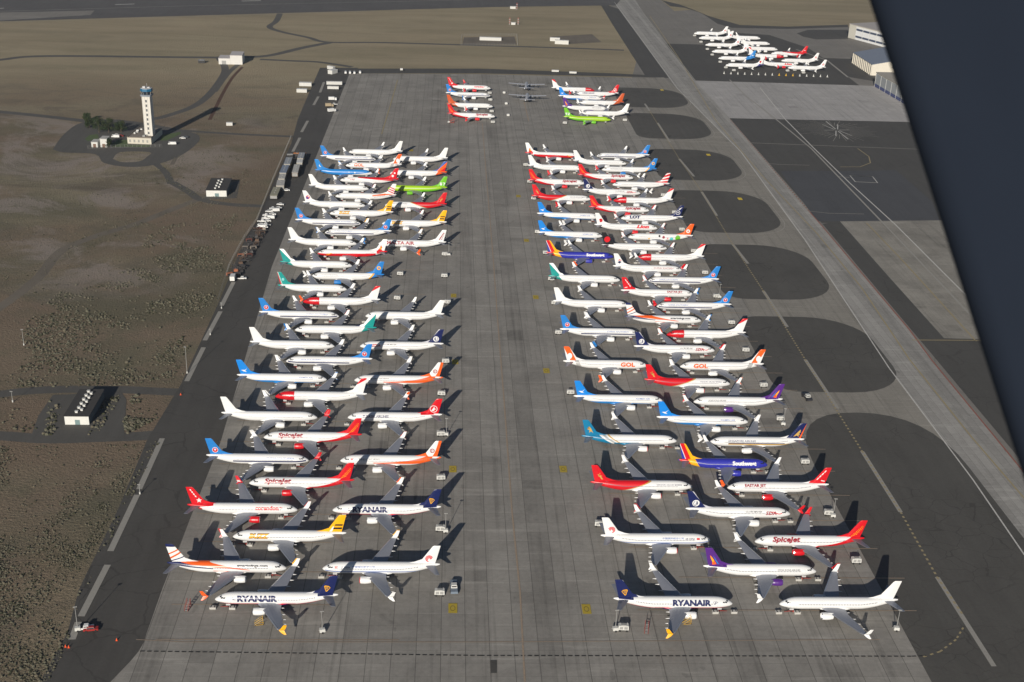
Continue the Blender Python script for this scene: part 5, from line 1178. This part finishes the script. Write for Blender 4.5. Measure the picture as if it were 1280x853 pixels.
# ------------------------------------------------------------------ trailers and containers
def trailer(p, L_, w_, h, roof, wall, label, rz, name='box_trailer', cat='trailer', group=None, wheels=True):
    root = empty(name, (p.x, p.y, .08), rz); tag(root, label, cat, group)
    z0 = .9 if wheels else .05
    bm = bmesh.new(); box(bm, -L_/2, L_/2, -w_/2, w_/2, z0, h, 0)
    x = -L_/2+.6
    while x < L_/2-.3:
        box(bm, x, x+.08, -w_/2-.05, w_/2+.05, z0+.05, h-.05, 0); x += 1.2
    link('wall_panel', mesh('wall_panel', bm, 1, [wall]), root)
    bm = bmesh.new(); box(bm, -L_/2-.08, L_/2+.08, -w_/2-.1, w_/2+.1, h, h+.16, 0, .03)
    for k in range(int(L_//5)): box(bm, -L_/2+2+k*5, -L_/2+2.9+k*5, -.4, .4, h+.162, h+.4, 1)
    link('roof', mesh('roof', bm, 2, [roof, M_GEQ]), root)
    bm = bmesh.new(); box(bm, L_/2+.005, L_/2+.06, -w_/2+.2, w_/2-.2, z0+.2, h-.3, 0); link('door', mesh('door', bm, 1, [M_GEQ]), root)
    if wheels:
        bm = bmesh.new()
        for xx in (-L_/2+1.5, -L_/2+2.8, L_/2-2):
            for y in (-w_/2+.3, w_/2-.3): tube(bm, (xx, y-.2, .5), (xx, y+.2, .5), .5, n=10)
        link('wheel_set', mesh('wheel_set', bm, 1, [M_TYR]), root)
    return root
RG = mat('roof_grey', (.30, .32, .34), .6, 0, .2, .5); RB = mat('roof_blue_grey', (.20, .24, .31), .6, 0, .2, .5); RL = mat('roof_light', (.45, .44, .41), .6, 0, .2, .5); RT = mat('roof_beige', (.30, .29, .21), .7, 0, .25, .5); WBG = mat('wall_beige', (.34, .30, .22), .7)
RW = mat('roof_white', (.62, .62, .60), .6)
TG = 'trailers lined up on the left asphalt strip'
for (xa, ya, xb, yb, w_, h, rf, wl_, l) in [(362, 203.5, 358.8, 212.4, 6, 3.8, RG, WBG, 'grey roofed trailer at the rear of the western trailer line'), (358, 213.4, 353.6, 223.6, 6.2, 3.9, RB, WBG, 'blue grey roofed trailer, second in the western trailer line'), (354, 224.8, 351.9, 231, 5.8, 3.8, RL, WBG, 'pale roofed trailer, third in the western trailer line'), (351.7, 231.8, 350.3, 239.4, 7.0, 3.6, RL, WBG, 'pale roofed wide trailer with beige end wall, western line'), (346.8, 240, 342, 251, 6.5, 3.2, RT, M_DEQ, 'beige green covered trailer at the near end, western line'),
                                        (378, 197.4, 375.4, 205, 5.8, 3.8, RG, WBG, 'grey roofed trailer at the rear of the eastern trailer line'), (375.2, 205.8, 374.4, 210.4, 5.5, 3.6, RW, WBG, 'white roofed short trailer in the eastern trailer line'), (372, 211.4, 368.5, 223.6, 5.5, 3.6, RL, mat('wall_brown', (.16, .10, .06), .8), 'pale roofed trailer with brown end, eastern trailer line')]:
    a = G(xa, ya, 0); b_ = G(xb, yb, 0)
    if a.y < b_.y: a, b_ = b_, a
    d = a-b_; trailer((a+b_)/2, min(21, d.length*.95), w_*.72, h, rf, wl_, l, math.atan2(d.y, d.x)+math.pi, group=TG)
trailer(G(375, 197), 9, 3, 3, mat('equipment_orange', S(190, 120, 60), .6), M_DEQ, 'orange topped trailer across the rear of the trailer lines', 0., group=TG)
trailer(G(362.5, 198.5), 4, 3, 3, RL, M_DEQ, 'small pale trailer at the rear west corner of the lines', .3, group=TG)
trailer(G(418, 107), 14, 3, 3.4, RW, M_WEQ, 'long white trailer on the strip near the apron corner', R(3), group='white trailers at the strip head'); trailer(G(416.5, 112.5), 10, 3.2, 3.2, RL, M_WEQ, 'pale trailer just below the long white trailer', R(0), group='white trailers at the strip head')
trailer(G(416, 92), 9, 5, 3.4, RW, M_WEQ, 'white cabin at the head of the strip', R(60), 'site_cabin', 'cabin', wheels=False)
trailer(G(414, 87), 8, 3, 3, RW, M_WEQ, 'white container behind the cabin at the strip head', R(-40), 'site_container', 'container', wheels=False)
trailer(G(382, 107.5), 11, 4.5, 3, RW, M_WEQ, 'white site cabin west of the strip, farther one', R(0), 'site_cabin', 'cabin', wheels=False)
trailer(G(377.5, 115.5), 9, 4, 2.8, RW, M_WEQ, 'white site cabin west of the strip, nearer one', R(0), 'site_cabin', 'cabin', wheels=False)
trailer(G(693.5, 51.5), 11, 4, 3.6, RW, M_WEQ, 'white container by the antenna track, left one', R(-4), 'site_container', 'container', wheels=False)
trailer(G(702, 55.3), 15, 4.5, 4, RW, M_WEQ, 'white container by the antenna track, right one', R(-4), 'site_container', 'container', wheels=False)
trailer(G(613, 50.6), 24, 5, 3.2, RW, M_WEQ, 'long white equipment building in the fenced pad beyond the apron', R(-1), 'equipment_building', 'building', wheels=False)
for px, py, l in ((694, 91, 'white trailer on the asphalt edge north of the apron, left'), (716, 93, 'white trailer on the asphalt edge north of the apron, right'), (502, 89, 'white box on the asphalt edge north of the apron')):
    trailer(G(px, py), 7 if px > 600 else 2.5, 2.4, 2.4, RW, M_WEQ, l, R(-3), group='white trailers north of the apron')
# rusty ground equipment line
EQM = [mat('equip_rust', S(128, 74, 60), .8, 0, .3, 2), mat('equip_brown', S(96, 76, 62), .8, 0, .3, 2), mat('equip_grey_dark', S(78, 76, 76), .8, 0, .3, 2), mat('equip_pale', S(150, 140, 128), .8, 0, .3, 2), mat('equip_orange', S(170, 104, 74), .8, 0, .2, 2)]
EN = ['rust red', 'brown', 'dark grey', 'pale', 'orange']
def make_dolly(var):
    out = []
    b = bmesh.new(); box(b, -1.7, 1.7, -.9, .9, .5, .68); tube(b, (1.7, 0, .55), (3.0, 0, .3), .07, n=6); out.append(('deck', b))
    b = bmesh.new()
    for x in (-1.2, 1.2):
        for y in (-.75, .75): tube(b, (x, y-.1, .28), (x, y+.1, .28), .28, n=8)
    out.append(('wheel_set', b))
    b = bmesh.new()
    if var == 0:
        for x in (-1.6, 1.6):
            box(b, x-.05, x+.05, -.88, .88, .68, 1.9)
        box(b, -1.65, 1.65, -.9, .9, 1.9, 2.0)
    elif var == 1:
        box(b, -1.3, 1.0, -.7, .7, .7, 1.9, 0, .12, .05); tube(b, (-.5, 0, 1.9), (-.5, 0, 2.6), .1)
    else:
        for i in range(5): box(b, -1.5+i*.55, -1.0+i*.55, -.6, .6, .7+i*.4, .78+i*.4)
        for y in (-.62, .62): tube(b, (-1.6, y, .7), (1.4, y, 2.8), .06, n=6); tube(b, (-1.6, y, 1.6), (1.4, y, 3.7), .05, n=6); tube(b, (1.4, y, .6), (1.4, y, 3.7), .06, n=6)
    out.append((['cage', 'engine_box', 'stair_frame'][var], b))
    return [(n_, mesh(n_, b, 1)) for n_, b in out]
DL = [make_dolly(v) for v in range(3)]; DN = ['baggage dolly', 'power unit', 'wheeled stair']; 
for i in range(13):
    t = i/12; px = 325.5+(293-325.5)*t; py = 289+(345.5-289)*t
    for j in range(3):
        if random.random() < .15: continue
        v = random.choice((0, 0, 1, 2)); ci = random.choice((0, 1, 1, 2, 2, 2, 3, 4))
        q = G(px-5.5+j*5.2+random.uniform(-.6, .6), py+random.uniform(-.4, .4))
        root = empty(DN[v].replace(' ', '_'), (q.x, q.y, .08), random.uniform(-.5, .5)+random.choice((0, math.pi)))
        tag(root, '%s %s in the cluttered equipment line, %s from its far end, %s' % (EN[ci], DN[v], (ORD+['sixteenth', 'seventeenth'])[i+1 if i else 0].replace('front', 'first').replace('rearmost', 'sixteenth'), ('west side', 'mid row', 'east side')[j]), DN[v], 'old ground equipment lined up on the left asphalt')
        for n_, me in DL[v]:
            link(n_, me, root, [M_TYR if n_ == 'wheel_set' else EQM[ci] if n_ != 'deck' else EQM[2]])
# line of small lights/cones by the distant apron
for i in range(16):
    px = 905+i*8.6; py = 92.5+i*.28
    o = link('marker_cone', ME_CONE, None, None, G(px, py)+Vector((0, 0, .1)), 0); o.scale = (2.6,)*3; o.material_slots[0].link = 'OBJECT'; o.material_slots[0].material = M_YEQ if 8 <= i <= 10 else M_WEQ
    tag(o, 'yellow cone in the line south of the distant apron' if 8 <= i <= 10 else 'white cone in the line south of the distant apron', 'cone', 'cones marking the distant apron')
for i, (px, py) in enumerate([(868, 46), (876, 54), (884, 63), (890, 70), (900, 79), (907, 86), (917, 89.5), (984, 90), (1004, 92.5), (993, 89)]):
    cart(G(px, py), 'white cart %s along the diagonal west edge of the distant apron' % ORD[9-i] if i < 7 else 'white cart %s from the left by the cone line' % ['first', 'third', 'second'][i-7], .1, 'white carts at the distant apron')

# ------------------------------------------------------------------ control tower
def tower():
    p = G(188.5, 176.5); root = empty('control_tower', (p.x, p.y, 0), R(-6)); tag(root, 'tall white control tower with blue glass cab', 'control tower')
    wh = mat('tower_white', (.62, .60, .55), .8, 0, .06, .3); H_ = 34
    bm = bmesh.new(); box(bm, -3.0, 3.0, -2.8, 2.8, 0, H_)
    for x in (-3.0, -1.15, .85, 2.7): box(bm, x, x+.3, -3.02, -2.802, 0, H_-.3)
    link('shaft', mesh('shaft', bm, 1, [wh]), root)
    gl = mat('tower_dark_glass', (.10, .11, .12), .3)
    for k in range(9):
        bm = bmesh.new(); box(bm, -.6, .6, -2.86, -2.81, 2.5+k*3.4, 4.3+k*3.4); link('window', mesh('window', bm, 1, [gl]), root)
    bm = bmesh.new(); box(bm, -3.6, 3.6, -3.4, 3.4, H_, H_+1.0); box(bm, -3.9, 3.9, -3.7, 3.7, H_+1.0, H_+1.25); link('gallery', mesh('gallery', bm, 1, [mat('gallery_grey', (.20, .23, .27), .6)]), root)
    bm = bmesh.new(); loft(bm, [[(math.cos(R(45*i+22.5))*r, math.sin(R(45*i+22.5))*r, z) for i in range(8)] for z, r in ((H_+1.25, 3.4), (H_+3.7, 4.1))]); cab = link('cab_glass', mesh('cab_glass', bm, 1, [mat('cab_dark_glass', (.02, .03, .045), .1)]), root)
    bm = bmesh.new()
    for i in range(8):
        a = R(45*i+22.5); tube(bm, (math.cos(a)*3.42, math.sin(a)*3.42, H_+1.25), (math.cos(a)*4.12, math.sin(a)*4.12, H_+3.7), .09, n=6)
    link('mullion_set', mesh('mullion_set', bm, 1, [wh]), cab)
    bm = bmesh.new(); loft(bm, [[(math.cos(R(45*i+22.5))*r, math.sin(R(45*i+22.5))*r, z) for i in range(8)] for z, r in ((H_+3.7, 4.5), (H_+5.6, 4.35))]); rf = link('blue_fascia', mesh('blue_fascia', bm, 1, [mat('fascia_blue', S(22, 96, 132), .5)]), root)
    bm = bmesh.new(); loft(bm, [[(math.cos(R(45*i+22.5))*r, math.sin(R(45*i+22.5))*r, z) for i in range(8)] for z, r in ((H_+5.61, 4.2), (H_+5.9, 3.9))]); box(bm, -2.5, -.5, -1, 1, H_+5.7, H_+7.0); box(bm, 1, 2.6, -.5, 1.4, H_+5.7, H_+6.6); tube(bm, (0, 1.5, H_+5.7), (0, 1.5, H_+9), .1); link('roof', mesh('roof', bm, 1, [mat('tower_roof', (.5, .5, .5), .7)]), root)
    # base building
    q = G(174.5, 180.3); b = empty('tower_base_building', (q.x, q.y, 0), R(-3)); tag(b, 'low cream building with cluttered flat roof at the tower foot', 'building')
    cr = mat('wall_cream', (.55, .52, .44), .85, 0, .08, .5)
    bm = bmesh.new(); box(bm, -8.8, 8.8, 0, 30, 0, 4.6); link('wall', mesh('wall', bm, 1, [cr]), b)
    bm = bmesh.new(); box(bm, -9, 9, -.2, 30.2, 4.6, 4.75); box(bm, -9, 9, -.2, .1, 4.75, 5.2); box(bm, -9, -8.7, .1, 30, 4.75, 5.2); box(bm, 8.7, 9, .1, 30, 4.75, 5.2); rf = link('roof', mesh('roof', bm, 1, [mat('flat_roof_brown', (.22, .19, .16), .9)]), b)
    for k in range(9):
        bm = bmesh.new(); x = random.uniform(-7, 4); y = random.uniform(3, 24); box(bm, x, x+random.uniform(1, 2.6), y, y+random.uniform(1, 3), 4.76, 5.6+random.random(), 0, .05); link('roof_unit', mesh('roof_unit', bm, 1, [M_WEQ if k % 2 else M_GEQ]), rf)
    for k in range(5):
        bm = bmesh.new(); box(bm, -7.5+k*3.2, -6.2+k*3.2, -.04, -.01, 1.2, 3.2); link('window', mesh('window', bm, 1, [mat('window_pale', (.30, .30, .28), .4)]), b)
tower()
for (px, py, w_, h, l) in ((101.5+17, 184.5, 4.5, 3.8, 'small white gatehouse with dark opening left of the tower, left one'), (130, 184.5, 4.8, 6.2, 'taller white gatehouse left of the tower, right one')):
    q = G(px+.0, py); b = empty('gatehouse', (q.x, q.y, 0), 0); tag(b, l, 'gatehouse')
    bm = bmesh.new(); box(bm, -w_/2, w_/2, 0, 8, 0, h); link('wall', mesh('wall', bm, 1, [M_WEQ]), b)
    bm = bmesh.new(); box(bm, -w_/2-.3, w_/2+.3, -.3, 8.3, h, h+.3); link('roof', mesh('roof', bm, 1, [RL]), b)
    bm = bmesh.new(); box(bm, -1.1, 1.0, -.06, -.01, 0, 2.6); link('door', mesh('door', bm, 1, [mat('door_brown', (.16, .09, .06), .7)]), b)

# trees
def tree(px, py, h, r, label, seed, sparse=1.):
    q = G(px, py); rnd = random.Random(seed); root = empty('tree', (q.x, q.y, 0), rnd.uniform(0, 6)); tag(root, label, 'tree', 'trees beside the control tower')
    bm = bmesh.new(); tube(bm, (0, 0, 0), (.2, .1, h*.55), .35, .16); 
    for k in range(6):
        a = k*1.05; tube(bm, (.1, .05, h*(.25+.05*k)), (math.cos(a)*r*.6, math.sin(a)*r*.6, h*(.5+.06*k)), .12, .04, n=5)
    link('trunk', mesh('trunk', bm, 1, [mat('bark_brown', (.09, .065, .045), .9)]), root)
    bm = bmesh.new(); cl = []
    for k in range(26):
        a = rnd.uniform(0, 6.28); rr = r*.78*math.sqrt(rnd.random()); z = rnd.uniform(.22, .88)*h; f = math.sin(min(1, (z/h))*math.pi*.93)**.55
        cl.append((math.cos(a)*rr*f, math.sin(a)*rr*f, z, rnd.uniform(.22, .42)*r))
    for (x, y, z, s) in cl:
        mi0 = rnd.choice((0, 0, 1, 2))
        for _ in range(90):
            d = Vector((rnd.gauss(0, 1), rnd.gauss(0, 1), rnd.gauss(0, .8))).normalized()*s*rnd.uniform(.55, 1.15); c_ = Vector((x, y, z))+d
            n_ = (d+Vector((rnd.gauss(0, .5), rnd.gauss(0, .5), rnd.gauss(0, .5)))*s).normalized(); u = n_.orthogonal().normalized(); v = n_.cross(u); e = rnd.uniform(.16, .34)
            bm.faces.new([bm.verts.new(c_+u*a_*e+v*b_*e*.7) for a_, b_ in ((-1, 0), (0, -1), (1, 0), (0, 1))]).material_index = mi0 if rnd.random() < .7 else rnd.choice((0, 1, 2))
    link('crown', mesh('crown', bm, 3, [mat('leaf_green', (.030, .050, .020), .8, 0, .3, .8, .2), mat('leaf_dark', (.018, .032, .014), .8, 0, .3, .8, .2), mat('leaf_olive', (.048, .060, .022), .8, 0, .3, .8, .2)]), root)
tree(112, 160, 9, 4.2, 'small dark tree at the left end of the clump', 1); tree(124, 166, 12, 5.8, 'largest dark tree, left of the clump centre', 2); tree(136, 166, 11, 5.2, 'dark tree just right of the largest one', 3); tree(151.5, 166, 9.5, 5.2, 'dark tree at the right end of the clump', 4); tree(136.5, 184, 6.5, 3.3, 'small green tree beside the taller gatehouse', 5)
tree(109, 152, 7, 3.6, 'low tree behind the left end of the clump', 6)

# ------------------------------------------------------------------ vaults and other buildings
def vault(fl, fr, depth, h, label, nv, vents=True):
    a = G(*fl); b = G(*fr); d = b-a; rz = math.atan2(d.y, d.x); L_ = d.length
    root = empty('vault_building', (a.x, a.y, 0), rz); tag(root, label, 'building')
    bm = bmesh.new(); box(bm, 0, L_, 0, depth, 0, h); link('wall', mesh('wall', bm, 1, [mat('vault_wall_slate', (.10, .12, .13), .8)]), root)
    bm = bmesh.new(); box(bm, .05, L_-.05, -.12, -.003, 0, h-.02); f = link('front_wall', mesh('front_wall', bm, 1, [mat('front_wall_white', (.66, .66, .62), .7)]), root)
    bm = bmesh.new(); box(bm, L_*.42, L_*.62, -.17, -.125, .1, 2.3); link('door', mesh('door', bm, 1, [mat('door_green_grey', (.16, .24, .24), .6)]), f)
    bm = bmesh.new(); box(bm, -.3, L_+.3, -.3, depth+.3, h, h+.25); rf = link('roof', mesh('roof', bm, 1, [mat('roof_dark_gravel', (.045, .043, .042), .95)]), root)
    for k in range(nv):
        bm = bmesh.new(); y = depth*(.1+.85*k/nv); x = L_*(.38+(.16 if k % 2 else 0)); box(bm, x, x+1.1, y, y+.9, h+.26, h+1.0, 0, .1); box(bm, x-.15, x+1.25, y-.15, y+1.05, h+1.0, h+1.1); link('roof_vent', mesh('roof_vent', bm, 1, [M_WEQ]), rf)
vault((81.5, 531), (112, 531.2), 24.5, 3.9, 'flat dark roofed vault with white front and roof vents, near left', 11)
vault((258, 246), (283.5, 246.2), 27, 4.2, 'flat dark roofed vault with white front, beyond the car line', 8)
q = G(273.5, 80.5); b = empty('white_warehouse', (q.x, q.y, 0), R(3)); tag(b, 'white stepped warehouse alone beside the far service road', 'building')
for i, (x0, x1, y1, h) in enumerate(((0, 11, 16, 5.5), (11.05, 22.5, 20, 8.5))):
    bm = bmesh.new(); box(bm, x0, x1, 0, y1, 0, h); link('wall', mesh('wall', bm, 1, [mat('warehouse_white', (.62, .61, .58), .7)]), b)
    bm = bmesh.new(); box(bm, x0-.3, x1+.02, -.3, y1+.3, h, h+.3); link('roof', mesh('roof', bm, 1, [mat('warehouse_roof', (.50, .47, .46), .7)]), b)
bm = bmesh.new(); box(bm, 3, 7, -.08, -.01, 0, 3.5); link('door', mesh('door', bm, 1, [M_GEQ]), b)
for px, py, s, l in ((252, 79, 1.0, 'small dark shed left of the stepped warehouse'), (287, 157, .8, 'small white hut in the dirt right of the tower shadow')):
    trailer(G(px, py), 6*s, 3.4*s, 2.8*s, RW if s != 1.0 else RG, M_WEQ if s != 1.0 else M_DEQ, l, R(5), 'equipment_hut', 'hut', wheels=False)
def hangar(x0, x1, y0, y1, h, label, facade, wall, roofc, cols, bands, gable=False, pocket=0., glass=(.06, .08, .13), skew=0.):
    """west front on x0 between y0 (south) and y1 (north)"""
    Lx = x1-x0; Ly = y1-y0; root = empty('aircraft_hangar', (x0, y0, 0), skew); tag(root, label, 'hangar', 'hangars at the right edge')
    bm = bmesh.new()
    if gable:
        vs_ = [[bm.verts.new((x, y, z)) for x, z in ((0, 0), (0, h), (Lx/2, h*1.6), (Lx, h), (Lx, 0))] for y in (0, Ly)]
        for i in range(5):
            j = (i+1) % 5; bm.faces.new((vs_[0][i], vs_[0][j], vs_[1][j], vs_[1][i]))
        bm.faces.new(vs_[0]); bm.faces.new(vs_[1])
    else: box(bm, 0, Lx, 0, Ly, 0, h)
    link('wall', mesh('wall', bm, 1, [wall]), root)
    bm = bmesh.new()
    if gable:
        for xa, za, xb, zb in ((-.6, h-.2, Lx/2, h*1.6+.15), (Lx/2, h*1.6+.15, Lx+.6, h-.2)):
            q = [bm.verts.new(p) for p in ((xa, -.5, za), (xb, -.5, zb), (xb, Ly+.5, zb), (xa, Ly+.5, za), (xa, -.5, za+.35), (xb, -.5, zb+.35), (xb, Ly+.5, zb+.35), (xa, Ly+.5, za+.35))]
            for f in ((0, 1, 2, 3), (4, 5, 6, 7), (0, 1, 5, 4), (2, 3, 7, 6), (0, 3, 7, 4)): bm.faces.new([q[i] for i in f])
    else: box(bm, -.5, Lx+.5, -.5, Ly+.5, h, h+.5)
    link('roof', mesh('roof', bm, 1, [roofc]), root)
    if facade:
        bm = bmesh.new(); box(bm, -.35, -.02, 1, Ly-pocket-.5, .1, h*.93); door = link('hangar_door', mesh('hangar_door', bm, 1, [facade]), root)
    else: door = root
    gl = mat('hangar_glass_%d' % int(glass[2]*100), glass, .25); w_ = (Ly-pocket-2)/cols
    for z0, z1 in bands:
        for k in range(cols):
            bm = bmesh.new(); box(bm, -.44, -.36, 1.2+k*w_+.5, 1.2+(k+1)*w_-.5, h*z0, h*z1); link('window', mesh('window', bm, 1, [gl]), door)
    for k in range(cols+1):
        bm = bmesh.new(); box(bm, -.55 if facade else -.7, -.3 if facade else -.02, 1+k*w_-(.15 if facade else .3), 1+k*w_+(.15 if facade else .3), 0, h*.96); link('rib', mesh('rib', bm, 1, [M_WEQ if facade else wall]), root)
    return root
WB2 = mat('hangar_wall_beige', (.56, .54, .47), .85, 0, .08, .1); HW = mat('hangar_door_white', (.75, .76, .76), .6)
hangar(520, 600, 1335, 1457, 16, 'large white fronted hangar with two window rows, farthest', HW, WB2, mat('hangar_roof_pink', (.42, .39, .37), .8), 9, [(.66, .80), (.16, .30)], False, 12, skew=R(23))
CRM = mat('hangar_wall_cream', (.64, .60, .51), .8)
hangar(429, 499, 1224, 1288, 11, 'cream ribbed hangar with grey blue gabled roof, middle one', None, CRM, mat('hangar_roof_blue', (.20, .23, .29), .6), 11, [], True)
hangar(419.5, 500, 1088, 1170, 13.5, 'grey hangar with blue glazed door base, nearest', mat('hangar_door_grey', (.34, .36, .37), .5), WB2, mat('hangar_roof_tan', (.38, .35, .30), .8), 6, [(.02, .24)], False, 0, (.05, .07, .20), R(3))

# antenna masts, red and white, and thin fence posts of the pad
def antenna(px, py, h, label):
    q = G(px, py); root = empty('antenna_mast', (q.x, q.y, 0)); tag(root, label, 'antenna mast', 'red and white antenna masts')
    n_ = 6
    for k in range(n_):
        bm = bmesh.new(); z0 = h*k/n_; z1 = h*(k+1)/n_-.02; r = .5
        for sx in (-1, 1):
            for sy in (-1, 1): tube(bm, (sx*r, sy*r, z0), (sx*r, sy*r, z1), .10, n=4)
            tube(bm, (-r, sx*r, z0), (r, sx*r, z1), .1, n=4); tube(bm, (sx*r, -r, z0), (sx*r, r, z1), .1, n=4)
        link('lattice_section', mesh('lattice_section', bm, 1, [M_REQ if k % 2 else M_WEQ]), root)
antenna(637, 31, 8, 'red and white lattice mast beyond the apron, left one'); antenna(647.5, 31, 8, 'red and white lattice mast beyond the apron, right one'); antenna(646, 12, 8, 'red and white lattice mast farther off near the runway')
q = G(641, 11); bm = bmesh.new(); box(bm, -3.5, 3.5, -2, 2, 0, 2.6); box(bm, -3.8, 3.8, -2.3, 2.3, 2.6, 2.9); tag(link('antenna_shelter', mesh('antenna_shelter', bm, 1, [M_WEQ]), None, None, (q.x, q.y, 0), 0), 'white shelter beside the farthest red and white mast', 'shelter')
q = G(641.5, 31); bm = bmesh.new(); box(bm, -2.5, 2.5, -1.6, 1.6, 0, 2.4); box(bm, -2.8, 2.8, -1.9, 1.9, 2.4, 2.7); tag(link('antenna_shelter', mesh('antenna_shelter', bm, 1, [M_WEQ]), None, None, (q.x, q.y, 0), 0), 'pale shelter between the two lattice masts', 'shelter')
def fence(pts, label, h=2.2):
    W = [G(*p) for p in pts]; root = empty('mesh_fence', (W[0].x, W[0].y, 0)); tag(root, label, 'fence')
    o0 = W[0]; rail = bmesh.new(); pm = mesh_post(h); n_ = 0
    for a, b in zip(W, W[1:]):
        a = a-o0; b = b-o0; d = (b-a); L_ = d.length; d /= L_; t = 0
        for z in (h*.95, h*.5, .15): tube(rail, (a.x, a.y, z), (b.x, b.y, z), .035, n=4)
        while t < L_ and n_ < 95: 
            c_ = a+d*t; o = link('post', pm, root); o.location = (c_.x, c_.y, 0); t += max(3.2, L_/45); n_ += 1
    link('rail', mesh('rail', rail, 1, [M_GEQ]), root)
_pm = {}
def mesh_post(h):
    if h not in _pm:
        bm = bmesh.new(); tube(bm, (0, 0, 0), (0, 0, h), .07, n=5); _pm[h] = mesh('post', bm, 1, [M_GEQ])
    return _pm[h]
fence([(576, 57), (577, 45), (646, 44.5), (647, 57.5), (576, 57)], 'wire fence round the long white equipment building')
fence([(110, 186), (160, 184.5), (203, 184)], 'low white roadside fence in front of the tower')
fence([(364, 172), (341, 226), (321, 276), (305, 299), (287, 332), (272, 378)], 'wire fence along the west edge of the asphalt')

# haze round everything
def haze():
    bm = bmesh.new(); box(bm, -9000, 9000, -2000, 15000, -1, 262)
    m_ = bpy.data.materials.new('haze'); m_.use_nodes = True; t = m_.node_tree
    t.nodes.remove(t.nodes['Principled BSDF']); v = t.nodes.new('ShaderNodeVolumePrincipled')
    v.inputs['Density'].default_value = HAZE_D; v.inputs['Color'].default_value = (.86, .90, .96, 1); v.inputs['Anisotropy'].default_value = .2
    t.links.new(v.outputs[0], t.nodes['Material Output'].inputs['Volume'])
    tag(link('haze', mesh('haze', bm, 1, [m_])), kind='stuff')
HAZE_D = .00005
if HAZE_D: haze()
